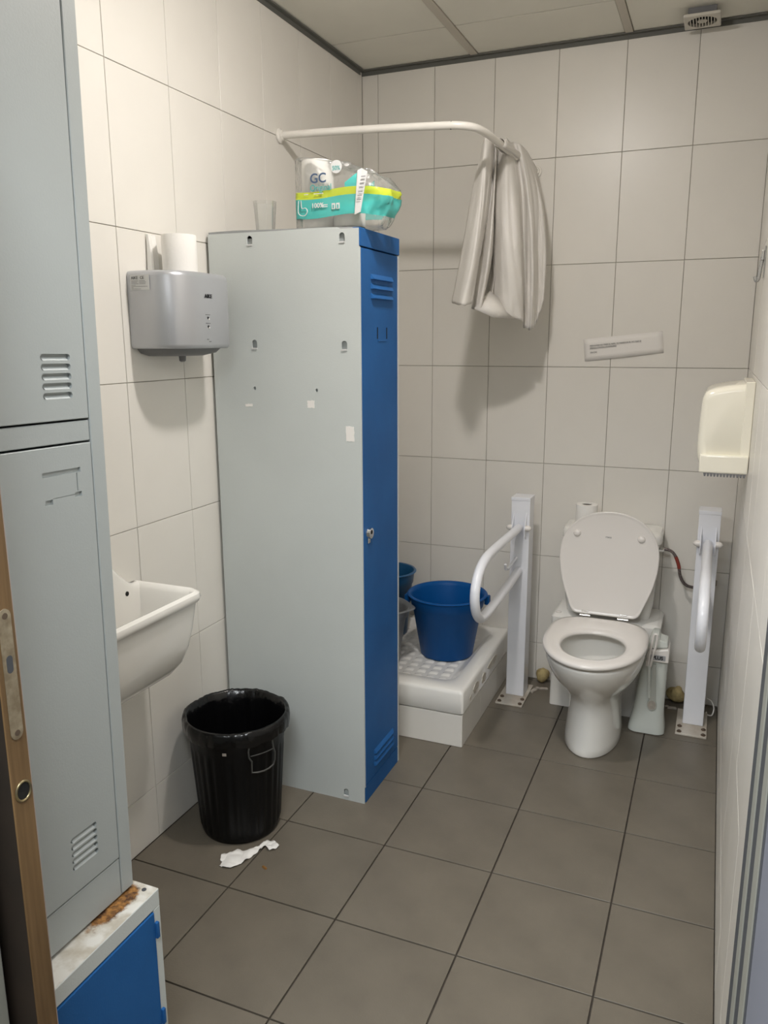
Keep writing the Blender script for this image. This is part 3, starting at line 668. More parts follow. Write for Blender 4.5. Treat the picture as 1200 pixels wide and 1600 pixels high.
# liner: crumpled film folded over the rim and hanging inside
rings = []
for k, (z, r, am) in enumerate(((0.338, 0.1585, 0.0045), (0.350, 0.1600, 0.004), (0.366, 0.1610, 0.003), (0.379, 0.1580, 0.003), (0.383, 0.152, 0.003), (0.378, 0.1455, 0.003), (0.355, 0.138, 0.006), (0.31, 0.132, 0.008), (0.25, 0.128, 0.009), (0.18, 0.122, 0.009), (0.10, 0.112, 0.008), (0.06, 0.085, 0.008), (0.055, 0.03, 0.004))):
    R = []
    for i in range(NB):
        a = 2*PI*i/NB
        nz = noise.noise(Vector((math.cos(a)*5, math.sin(a)*5, z*14)))+0.6*noise.noise(Vector((math.cos(a)*16, math.sin(a)*16, z*9+3)))
        zz = z + (0.008*noise.noise(Vector((math.cos(a)*3, math.sin(a)*3, 9.0))) + 0.004*noise.noise(Vector((math.cos(a)*14, math.sin(a)*14, 2.0))) if k < 2 else 0.003*nz)
        rr = r+am*nz
        if k <= 4: rr = max(rr, 0.157 if k < 4 else 0.150)
        R.append((bc[0]+rr*math.cos(a), bc[1]+rr*math.sin(a), zz))
    rings.append(R)
loft('bin_liner', rings, M['liner'], bn, False, True, angle=180)
# wire handle hanging on the front, below the rim
ha = math.atan2(-1.500-bc[1], 0.335-bc[0])
def onbin(da, z, dr): a = ha+da; r = 0.121+0.0158*(z-0.035)/0.235+dr; return (bc[0]+r*math.cos(a), bc[1]+r*math.sin(a), z)
tube('handle', [onbin(*q) for q in ((-0.27, 0.336, 0.010), (-0.30, 0.322, 0.016), (-0.29, 0.302, 0.016), (-0.24, 0.288, 0.016), (-0.24, 0.252, 0.016), (-0.12, 0.249, 0.018), (0.0, 0.248, 0.019), (0.12, 0.249, 0.018), (0.24, 0.252, 0.016), (0.28, 0.266, 0.016), (0.28, 0.290, 0.016), (0.23, 0.308, 0.016), (0.23, 0.336, 0.010))], 0.0026, M['wire'], bn, 8)
tube('handle_bar', [onbin(-0.26+0.0625*i, 0.306, 0.016) for i in range(9)], 0.0016, M['wire'], bn, 8)
o = mesh('tag', [onbin(-0.80, 0.318, 0.0065), onbin(-0.72, 0.318, 0.0065), onbin(-0.72, 0.309, 0.0065), onbin(-0.80, 0.309, 0.0065)], [(0, 1, 2, 3)], M['rubble'], bn)

# torn paper on the floor by the bin
def torn(name, outline, z, m, label, cat, amp=0.006):
    bm = bmesh.new(); vs = [bm.verts.new((x, y, z)) for x, y in outline]; bm.faces.new(vs)
    bmesh.ops.triangulate(bm, faces=bm.faces[:]); bmesh.ops.subdivide_edges(bm, edges=bm.edges[:], cuts=2, use_grid_fill=True)
    bmesh.ops.subdivide_edges(bm, edges=bm.edges[:], cuts=1, use_grid_fill=True)
    for v in bm.verts:
        v.co.z = z+amp*(0.5+noise.noise(v.co*38))+amp*0.5*noise.noise(v.co*110)
        v.co.z = max(v.co.z, z)
        v.co.x += 0.0025*noise.noise(v.co*90); v.co.y += 0.0025*noise.noise(v.co*90+Vector((5, 0, 0)))
    r = bmesh.ops.extrude_face_region(bm, geom=bm.faces[:])
    for e in r['geom']:
        if isinstance(e, bmesh.types.BMVert): e.co.z += 0.0008
    me = bpy.data.meshes.new(name); bm.to_mesh(me); bm.free(); o = link(name, me, m)
    for p in me.polygons: p.use_smooth = True
    fixn(o); tag(o, label, cat); recenter(o); return o
PO = [(0.232, -1.588), (0.262, -1.552), (0.284, -1.548), (0.298, -1.530), (0.312, -1.512), (0.314, -1.490), (0.322, -1.475), (0.338, -1.474), (0.352, -1.478), (0.366, -1.486), (0.368, -1.502), (0.352, -1.520), (0.338, -1.514), (0.330, -1.505), (0.324, -1.524), (0.322, -1.548), (0.310, -1.598), (0.292, -1.626), (0.270, -1.637), (0.252, -1.632), (0.252, -1.616), (0.242, -1.612)]
torn('torn_paper', PO, 0.001, M['paper'], 'torn scrap of white paper on the floor in front of the bin', 'paper', 0.008)
o = mesh('crumb', [(0.368, -1.590, 0.0005), (0.384, -1.596, 0.0005), (0.386, -1.590, 0.0005), (0.371, -1.584, 0.0005), (0.370, -1.589, 0.006), (0.383, -1.594, 0.005), (0.384, -1.590, 0.005), (0.372, -1.586, 0.006)], [(3, 2, 1, 0), (4, 5, 6, 7), (0, 1, 5, 4), (1, 2, 6, 5), (2, 3, 7, 6), (3, 0, 4, 7)], M['crumb'])
tag(o, 'small brown crumb on the floor beside the torn paper', 'crumb'); recenter(o)

# ================================================================== SHOWER TRAY on tiled plinth
TXR, TYF, TTOP, TFL = 0.700, -0.718, 0.222, 0.196
tr = thing('shower_tray', 'white raised shower tray in the corner, partly behind the tall locker', 'shower tray', (0.35, -0.36, 0))
pl = box('plinth', 0.006, TXR-0.006, TYF+0.004, -0.006, 0.0, 0.126, M['ceramic'], tr)
px = [0.006, 0.2, 0.448, TXR-0.004]
for a, b in zip(px[:-1], px[1:]): box('tile', a+0.001, b-0.001, TYF, TYF+0.004, 0.001, 0.127, M['wall_tile'], tr, 0.0008, 1)
for a, b in ((TYF+0.0005, -0.47), (-0.47, -0.22), (-0.22, -0.006)): box('tile', TXR-0.006, TXR-0.002, a+0.001, b-0.001, 0.001, 0.127, M['wall_tile'], tr, 0.0008, 1)
rings = [rrect(0.003, TXR-0.004, TYF-0.000, -0.003, 0.012, 0.131, 6), rrect(0.002, TXR+0.001, TYF-0.003, -0.0025, 0.012, 0.135, 6), rrect(0.002, TXR, TYF-0.002, -0.0025, 0.012, 0.208, 6), rrect(0.004, TXR-0.004, TYF+0.002, -0.004, 0.012, 0.218, 6), rrect(0.010, TXR-0.012, TYF+0.010, -0.008, 0.012, TTOP, 6),
         rrect(0.055, TXR-0.058, TYF+0.080, -0.050, 0.05, TTOP, 6), rrect(0.060, TXR-0.062, TYF+0.084, -0.054, 0.05, TTOP-0.003, 6), rrect(0.082, TXR-0.090, TYF+0.102, -0.080, 0.04, TFL+0.002, 6), rrect(0.090, TXR-0.098, TYF+0.110, -0.088, 0.035, TFL, 6)]
loft('basin', rings, M['ceramic'], tr, True, True)
# anti-slip studs
V, F = [], []
for i in range(10):
    for j in range(10):
        x = 0.125+i*0.050; y = -0.585+j*0.050
        if x > 0.575 or y > -0.12: continue
        b = len(V); r = 0.017
        V += [(x-r, y-r, TFL+0.0003), (x+r, y-r, TFL+0.0003), (x+r, y+r, TFL+0.0003), (x-r, y+r, TFL+0.0003)]
        r *= 0.62; V += [(x-r, y-r, TFL+0.0042), (x+r, y-r, TFL+0.0042), (x+r, y+r, TFL+0.0042), (x-r, y+r, TFL+0.0042)]
        F += [tuple(b+q for q in f) for f in [(4, 5, 6, 7), (0, 1, 5, 4), (1, 2, 6, 5), (2, 3, 7, 6), (3, 0, 4, 7)]]
o = mesh('anti_slip_stud', V, F, M['ceramic'], tr, True, angle=80); o['kind'] = 'stuff'
# scraps of old adhesive on the side
for k, (y0, y1, z0, z1) in enumerate(((-0.60, -0.50, 0.150, 0.196), (-0.48, -0.40, 0.140, 0.190), (-0.39, -0.22, 0.158, 0.200), (-0.64, -0.61, 0.150, 0.170))):
    P = []
    for i in range(26):
        a = 2*PI*i/26; c = 0.8+0.35*noise.noise(Vector((math.cos(a)*2, math.sin(a)*2, k*3.3)))
        P.append(((y0+y1)/2+(y1-y0)/2*math.cos(a)*c, (z0+z1)/2+(z1-z0)/2*math.sin(a)*c))
    o = prism('adhesive_patch', P, 'x', TXR+0.0002, TXR+0.0022, M['adhesive'], tr)
xd = box('drip_mark', 0.5, 0.503, TYF-0.0032, TYF-0.0022, 0.2, 0.204, M['ink'], tr) if False else None

# ------------------------------------------------------------------ buckets in the tray
def bucket(name, label, cx_, cy_, z0, r0, r1, h, m, spout=None, bands=True):
    t = thing(name, label, 'bucket', (cx_, cy_, z0))
    def f(i, n=56):
        a = 2*PI*i/n; s = 1
        if spout is not None:
            d = math.atan2(math.sin(a-spout), math.cos(a-spout)); s = 1+0.16*math.exp(-(d/0.28)**2)
        return s
    R = lambda z, r, sp=False: ring(cx_, cy_, z0+z, r, n=56, f=f if sp else None)
    rr = lambda z: r0+(r1-r0)*z/h
    rg = [R(0.0, r0*0.93), R(0.003, r0), R(h*0.80, rr(h*0.80)), R(h*0.81, rr(h*0.81)+0.004), R(h*0.965, rr(h*0.96)+0.0045), R(h*0.972, r1+0.010, True), R(h*0.985, r1+0.013, True), R(h, r1+0.009, True), R(h*0.995, r1+0.001, True), R(h*0.93, rr(h*0.93)-0.003), R(h*0.5, rr(h*0.5)-0.003), R(0.008, r0-0.004)]
    loft('shell', rg, m, t, True, True, angle=60)
    return t
b1 = bucket('bucket', 'round dark blue bucket standing in the shower tray', 0.508, -0.325, TFL+0.0045, 0.108, 0.152, 0.262, M['bucket'])
# ears and wire bail lying back on the rim
for s in (1, -1):
    a = 0.30 if s > 0 else PI+0.30
    x, y = 0.508+0.164*math.cos(a), -0.325+0.164*math.sin(a)
    box('ear', x-0.010, x+0.010, y-0.014, y+0.014, 0.415, 0.452, M['bucket'], b1, 0.003, 1)
a0 = 0.30
P = [(0.508+0.172*math.cos(a0+PI*i/20), -0.325+0.160*math.sin(a0+PI*i/20)*1.0, 0.438+0.012*math.sin(PI*i/20)) for i in range(21)]
tube('bail', [(p[0], p[1], p[2]-0.018) for p in P], 0.0022, M['chrome'], b1, 8)
bucket('bucket', 'mid-blue bucket at the back of the shower tray, mostly hidden by the tall locker', 0.190, -0.192, TFL+0.0045, 0.085, 0.112, 0.290, M['bucket_light'])
# grey mop bucket: its wringer spout points to the toilet
bucket('bucket', 'grey bucket with a pouring lip, half hidden behind the tall locker', 0.272, -0.508, TFL+0.0045, 0.088, 0.122, 0.235, M['bucket_grey'], spout=0.15)

# ================================================================== FOLDING GRAB RAILS
def grab_post(x0, label, label_rail_side, rail_down, group=None):
    t = thing('grab_rail', label, 'grab rail', (x0+0.038, -0.18, 0))
    x1 = x0+0.076; xc = (x0+x1)/2
    pt = box('base_plate', x0-0.022, x1+0.014, -0.312, -0.09, 0.0004, 0.0075, M['plate_white'], t, 0.001, 1)
    for (bx, by) in ((x0-0.008, -0.298), (x1+0.002, -0.298), (x0-0.008, -0.252), (x1+0.002, -0.252)):
        lathe('bolt', [(0.0085, 0.0074), (0.0085, 0.012), (0.005, 0.0145)], bx, by, M['bolt'], t, 6, False, True)
    box('post', x0, x1, -0.222, -0.140, 0.0076, 0.848, M['metal_white'], t, 0.003, 2)
    cp = box('post_cap', x0-0.0012, x1+0.0012, -0.2232, -0.1388, 0.846, 0.860, M['metal_white'], t, 0.002, 2)
    # bracket cheeks with pivot knobs
    for s in (-1, 1):
        bx = xc+s*0.0255
        prism('bracket', [(-0.2222, 0.800), (-0.2222, 0.690), (-0.250, 0.705), (-0.258, 0.735), (-0.248, 0.755)], 'x', bx-0.0015, bx+0.0015, M['metal_white'], t)
        n = 18; R = [[(bx+s*dx, -0.243+r*math.cos(2*PI*i/n), 0.740+r*math.sin(2*PI*i/n)) for i in range(n)] for dx, r in ((0.0016, 0.0115), (0.012, 0.0120), (0.020, 0.0095), (0.0255, 0.003))]
        loft('pivot_knob', R, M['seat'], t, True, True)
    y0 = -0.243
    P = [(xc, y0, 0.740), (xc, -0.40, 0.7420), (xc, -0.64, 0.7450), (xc, -0.745, 0.740), (xc, -0.815, 0.718), (xc, -0.856, 0.680), (xc, -0.868, 0.638), (xc, -0.856, 0.595), (xc, -0.825, 0.560), (xc, -0.785, 0.540), (xc, -0.70, 0.5330), (xc, -0.45, 0.541), (xc, -0.224, 0.556)]
    if rail_down: P = [(xc+ (p[1]+0.243)*0.0, p[1], p[2]) for p in P]
    tube('rail', catmull(P, 7), 0.0165, M['metal_white'], t, 20)
    return t, xc
g1, xc1 = grab_post(0.740, 'white folding grab rail on a steel post between shower tray and toilet', '', False)
tube('paper_hook', [(xc1-0.010, -0.2235, 0.610), (xc1-0.016, -0.250, 0.600), (xc1-0.024, -0.300, 0.583), (xc1-0.026, -0.335, 0.590), (xc1-0.026, -0.345, 0.612)], 0.0055, M['metal_white'], g1, 10)
g2, xc2 = grab_post(1.444, 'white folding grab rail on a steel post beside the right wall', '', True)

# ================================================================== TOILET
wc = thing('toilet', 'white floor-standing toilet with its lid and seat-lid raised', 'toilet', (1.130, -0.36, 0))
TC = 1.130
def egg(z, w, yb, yf, n=56, sq=0.0, wb=1.0, cx_=TC):
    """egg-shaped ring: half width w, back y yb, front y yf"""
    out = []; L = yb-yf; yc = yb-L*0.46
    for i in range(n):
        a = 2*PI*i/n; c, s = math.cos(a), math.sin(a)
        if s > 0:                      # back half, squarer
            e = 2.0+sq; x = w*(abs(c)**(2/e))*(1 if c >= 0 else -1); y = yc+(yb-yc)*(abs(s)**(2/e))
        else: x = w*c; y = yc+(yc-yf)*s
        out.append((cx_+x, y, z))
    return out
rings = []
for z, w, yb, yf, sq in ((0.0003, 0.100, -0.235, -0.622, 0.8), (0.006, 0.103, -0.233, -0.627, 0.8), (0.03, 0.101, -0.235, -0.618, 0.8), (0.08, 0.097, -0.24, -0.598, 0.8), (0.13, 0.094, -0.24, -0.583, 0.8), (0.17, 0.095, -0.24, -0.583, 0.8), (0.205, 0.105, -0.24, -0.602, 0.8), (0.24, 0.127, -0.24, -0.640, 0.8), (0.28, 0.150, -0.24, -0.688, 0.8), (0.32, 0.166, -0.24, -0.726, 0.8), (0.355, 0.174, -0.24, -0.750, 0.8), (0.378, 0.177, -0.24, -0.760, 0.8), (0.388, 0.176, -0.24, -0.760, 0.8), (0.392, 0.170, -0.24, -0.752, 0.8),
                         (0.392, 0.130, -0.36, -0.720, 0.2), (0.380, 0.126, -0.365, -0.712, 0.2), (0.34, 0.118, -0.372, -0.700, 0.2), (0.27, 0.100, -0.38, -0.665, 0), (0.22, 0.075, -0.40, -0.61, 0), (0.19, 0.045, -0.43, -0.55, 0)):
    rings.append(egg(z, w, yb, yf, sq=sq))
loft('bowl', rings, M['ceramic'], wc, True, True, angle=70)
o = loft('water', [egg(0.225, 0.0745, -0.402, -0.608), egg(0.2255, 0.0745, -0.402, -0.608)], mat('toilet_water', (0.35, 0.37, 0.36), 0.03, spec=0.6), wc, True, True)
# rear pedestal behind the bowl
loft('rear_pedestal', [rrect(0.925, 1.335, -0.232, -0.020, 0.012, 0.0006, 5), rrect(0.928, 1.332, -0.232, -0.020, 0.012, 0.340, 5), rrect(0.920, 1.340, -0.236, -0.020, 0.014, 0.356, 5), rrect(0.920, 1.340, -0.236, -0.020, 0.014, 0.384, 5), rrect(0.932, 1.328, -0.226, -0.022, 0.014, 0.394, 5)], M['ceramic'], wc)
lathe('cap', [(0.011, 0.3941), (0.011, 0.397), (0.006, 0.399)], 0.945, -0.205, M['seat'], wc, 16, False, True)
# seat ring
def seatring(z, w, yb, yf, sq): return egg(z, w, yb, yf, sq=sq)
rings = [egg(0.4005, 0.168, -0.290, -0.770, sq=1.6), egg(0.4015, 0.180, -0.286, -0.777, sq=1.6), egg(0.410, 0.183, -0.284, -0.780, sq=1.6), egg(0.4175, 0.179, -0.288, -0.775, sq=1.6), egg(0.4215, 0.165, -0.305, -0.757, sq=1.4), egg(0.4205, 0.135, -0.405, -0.728, sq=0.3), egg(0.416, 0.118, -0.425, -0.712, sq=0.2), egg(0.408, 0.110, -0.432, -0.704, sq=0.2), egg(0.4005, 0.111, -0.431, -0.705, sq=0.2)]
rings.append(rings[0])
loft('seat', rings, M['seat'], wc, False, False, angle=180)
for (x, y) in ((1.008, -0.600), (1.252, -0.600), (1.03, -0.36), (1.23, -0.36)):
    box('seat_buffer', x-0.010, x+0.010, y-0.012, y+0.012, 0.3925, 0.4006, M['seat'], wc, 0.002, 1)
# raised lid: rounded shield outline leaning back on the cistern
def lidpt(u, v):      # u across, v up the lid
    y = -0.262+0.070*(v/0.42); z = 0.422+v*0.985
    return Vector((TC+u, y, z))
OUT = []
prof = [(0.0, 0.105), (0.004, 0.118), (0.020, 0.132), (0.060, 0.148), (0.120, 0.170), (0.180, 0.183), (0.230, 0.187), (0.270, 0.184), (0.310, 0.172), (0.345, 0.150), (0.375, 0.117), (0.395, 0.078), (0.405, 0.038), (0.408, 0.0)]
R = catmull([(w, v, 0) for v, w in prof], 4)
R = [(max(p.x, 0), p.y) for p in R]
out2 = [(u, v) for u, v in R]+[(-u, v) for u, v in reversed(R[:-1])]
nrm = Vector((0, -0.985, 0.164)).normalized()
c0 = (0.0, 0.20)
def lring(s, off): return [tuple(lidpt(c0[0]+(u-c0[0])*s, c0[1]+(v-c0[1])*s)+nrm*off) for u, v in out2]
loft('lid', [lring(0.975, -0.005), lring(0.995, -0.003), lring(1.0, 0.002), lring(0.998, 0.007), lring(0.985, 0.010), lring(0.965, 0.0075), lring(0.93, 0.006), lring(0.5, 0.006)], M['seat'], wc, True, True, angle=180)
for (u, v) in ((-0.125, 0.316), (0.117, 0.311)):
    c = lidpt(u, v); n = 16; rg = []
    e1 = Vector((1, 0, 0)); e2 = nrm.cross(e1).normalized()
    for off, r in ((0.0055, 0.0145), (0.010, 0.0140), (0.014, 0.0115), (0.0165, 0.006)):
        rg.append([tuple(c+nrm*off+e1*r*math.cos(2*PI*i/n)+e2*r*math.sin(2*PI*i/n)) for i in range(n)])
    loft('lid_buffer', rg, M['seat'], wc, True, True)
c = lidpt(-0.005, 0.305)+nrm*0.0068
text('lettering', 'roca', 0.0125, M['silver_dark'], wc, tuple(c), (1, 0, 0), tuple(nrm.cross(Vector((1, 0, 0)))), align='CENTER')
for s in (-1, 1):
    x = TC+s*0.072
    tube('hinge', [(x-0.020, -0.272, 0.4175), (x+0.020, -0.272, 0.4175)], 0.0062, M['chrome'], wc, 12)
    lathe('hinge_foot', [(0.010, 0.393), (0.010, 0.408), (0.006, 0.412)], x, -0.268, M['chrome'], wc, 14, False, True)
    box('hinge_leaf', x-0.014, x+0.014, -0.268, -0.263, 0.417, 0.438, M['chrome'], wc, 0.001, 1)
# cistern
loft('cistern', [rrect(0.968, 1.292, -0.176, -0.014, 0.03, 0.3945, 7), rrect(0.958, 1.302, -0.188, -0.012, 0.035, 0.46, 7), rrect(0.950, 1.308, -0.192, -0.012, 0.038, 0.690, 7), rrect(0.952, 1.306, -0.190, -0.014, 0.038, 0.694, 7)], M['ceramic'], wc)
loft('cistern_lid', [rrect(0.948, 1.312, -0.196, -0.010, 0.04, 0.7005, 7), rrect(0.940, 1.318, -0.202, -0.008, 0.044, 0.705, 7), rrect(0.940, 1.318, -0.202, -0.008, 0.044, 0.735, 7), rrect(0.946, 1.312, -0.196, -0.010, 0.042, 0.745, 7), rrect(0.965, 1.293, -0.178, -0.018, 0.035, 0.749, 7)], M['ceramic'], wc)
box('lid_gap', 0.954, 1.304, -0.188, -0.016, 0.6935, 0.7008, M['trim_dark'], wc)
lathe('flush_button', [(0.022, 0.7485), (0.022, 0.752), (0.018, 0.754)], 1.130, -0.10, M['chrome'], wc, 24, False, True)
paper_roll('toilet_roll', 'white toilet roll standing on the toilet cistern', 'toilet roll', 1.020, -0.095, 0.7493, 0.043, 0.078, 0.020)
# water supply
hs = thing('supply_hose', 'braided flexible water hose from cistern to the wall behind the right grab rail', 'hose', (1.31, -0.09, 0.65))
P = catmull([(1.309, -0.100, 0.668), (1.335, -0.100, 0.670), (1.362, -0.095, 0.655), (1.382, -0.085, 0.610), (1.392, -0.075, 0.560), (1.412, -0.065, 0.525), (1.445, -0.050, 0.512), (1.480, -0.040, 0.512)], 6)
tube('hose', P, 0.0062, M['hose'], hs, 10)
tube('hose_thread', P[14:21], 0.0068, M['red'], hs, 10)
tube('nut', [(1.306, -0.100, 0.668), (1.326, -0.100, 0.6695)], 0.0095, M['chrome'], hs, 6)
tube('valve', [(1.470, -0.040, 0.512), (1.515, -0.036, 0.512)], 0.012, M['chrome'], hs, 12)
tube('valve_stub', [(1.500, -0.040, 0.512), (1.500, -0.001, 0.512)], 0.009, M['chrome'], hs, 12)
o = tube('valve_knob', [(1.515, -0.036, 0.525), (1.515, -0.036, 0.545)], 0.013, M['rubble'], hs, 12)
# foam and rubble where the pipes leave the wall
def blob(name, x, y, z, r, m, label, cat, seed, sc=(1, 1, 1)):
    bm = bmesh.new(); bmesh.ops.create_icosphere(bm, subdivisions=3, radius=r)
    for v in bm.verts:
        v.co *= 1+0.5*noise.noise(v.co*30+Vector((seed, 0, 0))); v.co = Vector((v.co.x*sc[0], v.co.y*sc[1], v.co.z*sc[2]))
    zmin = min(v.co.z for v in bm.verts)
    me = bpy.data.meshes.new(name); 
    for v in bm.verts: v.co.z -= zmin
    bm.to_mesh(me); bm.free()
    for p in me.polygons: p.use_smooth = True
    o = link(name, me, m); o.location = (x, y, z); tag(o, label, cat); return o
blob('expanding_foam', 0.862, -0.034, 0.001, 0.027, M['foam'], 'yellow foam lump at the wall foot between left grab-rail post and toilet', 'foam', 1, (1.1, 0.8, 1.3))
blob('expanding_foam', 1.412, -0.032, 0.001, 0.030, M['foam'], 'yellow foam lump at the wall foot behind the toilet cleaner bottle', 'foam', 7, (1.2, 0.8, 1.2))
for k, (x, y, a, l, w) in enumerate(((0.842, -0.135, 1.2, 0.05, 0.02), (0.878, -0.100, 0.2, 0.035, 0.014), (0.855, -0.105, -0.5, 0.022, 0.012))):
    c, s = math.cos(a), math.sin(a)
    q = [(x+u*c-v*s, y+u*s+v*c) for u, v in ((-l/2, -w/2), (l/2, -w*0.3), (l*0.4, w/2), (-l*0.4, w*0.4))]
    o = prism('tile_chip', q, 'z', 0.0005, 0.006, M['rubble']); tag(o, ['long pale broken tile chip beside the left grab-rail base plate', 'pale broken tile chip by the toilet pedestal near the yellow foam', 'smallest broken tile chip between the left base plate and the foam'][k], 'tile chip', 'broken tile chips at the wall foot'); recenter(o)
for k, (x, y, a, l, w) in enumerate(((1.400, -0.088, 0.1, 0.035, 0.016), (1.378, -0.080, 0.6, 0.018, 0.010))):
    c, s = math.cos(a), math.sin(a)
    q = [(x+u*c-v*s, y+u*s+v*c) for u, v in ((-l/2, -w/2), (l/2, -w*0.3), (l*0.4, w/2), (-l*0.4, w*0.4))]
    o = prism('tile_chip', q, 'z', 0.0005, 0.006, M['rubble']); tag(o, ['larger pale tile chip on the floor left of the right grab-rail post', 'smaller pale tile chip on the floor behind the cleaner bottle'][k], 'tile chip', 'broken tile chips at the wall foot'); recenter(o)
o = tube('white_cable', catmull([(1.528, -0.075, 0.062), (1.546, -0.090, 0.058), (1.556, -0.100, 0.035), (1.550, -0.112, 0.010), (1.532, -0.100, 0.0045), (1.530, -0.080, 0.0045)], 6), 0.0028, M['seat'])
tag(o, 'loop of thin white cable behind the foot of the right grab-rail post', 'cable'); recenter(o)

# ================================================================== BRUSH SET / BOTTLE beside the toilet
bt = thing('toilet_brush', 'milky white toilet brush holder with handle between toilet and right grab rail', 'toilet brush', (1.318, -0.30, 0))
def brg(z, x0, x1, y0, y1, r): return rrect(x0, x1, y0, y1, r, z, 6)
hold = loft('holder', [brg(0.0005, 1.256, 1.378, -0.350, -0.240, 0.030), brg(0.004, 1.250, 1.384, -0.354, -0.236, 0.032), brg(0.020, 1.251, 1.383, -0.353, -0.237, 0.032), brg(0.055, 1.259, 1.378, -0.346, -0.244, 0.032), brg(0.080, 1.264, 1.376, -0.341, -0.249, 0.030), brg(0.13, 1.270, 1.376, -0.338, -0.250, 0.028), brg(0.25, 1.283, 1.377, -0.334, -0.252, 0.024), brg(0.295, 1.287, 1.377, -0.333, -0.252, 0.022)], M['translucent'], bt)
prism('slot', [(1.333+0.005*math.cos(PI*i/6)*0.9, 0.285) for i in (0, 6)]+[(1.333+0.0175*math.cos(a), 0.120+0.023*math.sin(a)) for a in [PI*0.75+i*PI*1.5/14 for i in range(15)]], 'y', -0.3475, -0.3395, M['slot_shade_tone'], bt)
prism('slot_shade', [(1.333+0.0145*math.cos(2*PI*i/20), 0.120+0.018*math.sin(2*PI*i/20)) for i in range(20)], 'y', -0.3482, -0.3470, M['rubble'], bt)  # shade in the slot's round end, painted as a duller disc
prism('cap', [(1.303, 0.296), (1.381, 0.296), (1.381, 0.345), (1.376, 0.349), (1.310, 0.336), (1.303, 0.325)], 'y', -0.349, -0.250, M['seat'], bt, 0.003)
prism('cap_top', [(1.300, 0.338), (1.375, 0.351), (1.372, 0.372), (1.345, 0.378), (1.340, 0.398), (1.318, 0.398), (1.308, 0.372)], 'y', -0.335, -0.255, M['translucent'], bt, 0.004)
text('lettering', 'PLUS', 0.0185, M['ink'], bt, (1.3420, -0.3497, 0.307), (1, 0, 0), (0, 0, 1), align='CENTER', bold=0.0008, squash=0.95)
box('label', 1.3155, 1.370, -0.3496, -0.3491, 0.303, 0.3235, M['silver'], bt)
P = [(1.311, -0.372, 0.285), (1.314, -0.372, 0.33), (1.320, -0.371, 0.38), (1.324, -0.370, 0.405), (1.330, -0.370, 0.412), (1.336, -0.370, 0.405), (1.334, -0.371, 0.37), (1.326, -0.372, 0.33), (1.319, -0.372, 0.285)]
tube('handle', catmull(P, 4), 0.0045, M['seat'], bt, 8)
tube('handle_stem', [(1.315, -0.372, 0.290), (1.316, -0.362, 0.250), (1.322, -0.350, 0.150)], 0.0055, M['translucent'], bt, 8)
box('handle_clip', 1.302, 1.318, -0.370, -0.345, 0.282, 0.300, M['seat'], bt, 0.002, 1)

# ================================================================== PAPER DISPENSER on right wall
dp = thing('paper_dispenser', 'cream plastic hand-towel dispenser on the right wall', 'paper dispenser', (RX, -0.64, 1.08))
def dring(y, o_, k=0):
    # (x,z) outline of the body seen from the doorway
    pts = [(RX-0.001, 1.352-o_), (1.500, 1.344-o_), (1.455, 1.333-o_), (1.437+o_*0.5, 1.318-o_), (1.430+o_, 1.285), (1.427+o_, 1.20), (1.428+o_, 1.145), (1.436+o_, 1.112), (1.452, 1.100+o_*0.3), (1.500, 1.100+o_*0.3), (RX-0.001, 1.100+o_*0.3)]
    q = catmull([(a, y, b) for a, b in pts], 4); return [tuple(p) for p in q]
loft('cover', [dring(-0.50, 0.006), dring(-0.505, 0), dring(-0.755, 0), dring(-0.768, 0.003), dring(-0.775, 0.012), dring(-0.777, 0.020)], M['cream'], dp, True, True, angle=50)
box('back_flange', RX-0.026, RX-0.0005, -0.7795, -0.49, 1.125, 1.3560, M['cream'], dp, 0.002, 1)
box('lower_tray', 1.436, RX-0.0015, -0.792, -0.50, 1.089, 1.143, M['cream'], dp, 0.005, 2)
V, F = [], []
n = 13; x0, x1 = 1.450, 1.566
for i in range(n):
    a = x0+(x1-x0)*i/n; b = x0+(x1-x0)*(i+1)/n; k = len(V)
    V += [(a, -0.790, 1.0885), (b, -0.790, 1.0885), ((a+b)/2+0.002, -0.790, 1.0785), ((a+b)/2-0.002, -0.790, 1.0785), (a, -0.787, 1.0885), (b, -0.787, 1.0885), ((a+b)/2+0.002, -0.787, 1.0785), ((a+b)/2-0.002, -0.787, 1.0785)]
    F += [(k+3, k+2, k+1, k), (k+4, k+5, k+6, k+7), (k, k+4, k+7, k+3), (k+2, k+6, k+5, k+1), (k+3, k+7, k+6, k+2)]
o = mesh('cutting_teeth', V, F, M['silver_dark'], dp)
# clear hook above it
hk = thing('wall_hook', 'small clear plastic hook with a metal top on the right wall above the dispenser', 'hook', (RX, -0.60, 1.65))
box('backing', RX-0.004, RX-0.0002, -0.628, -0.576, 1.655, 1.745, M['clear_hook'], hk, 0.001, 1)
box('mount', RX-0.012, RX-0.004, -0.615, -0.590, 1.705, 1.735, M['chrome'], hk, 0.002, 2)
tube('tongue', catmull([(RX-0.008, -0.602, 1.715), (RX-0.012, -0.602, 1.68), (RX-0.014, -0.602, 1.655), (RX-0.020, -0.602, 1.648), (RX-0.024, -0.602, 1.660)], 4), 0.0055, M['clear_hook'], hk, 10)

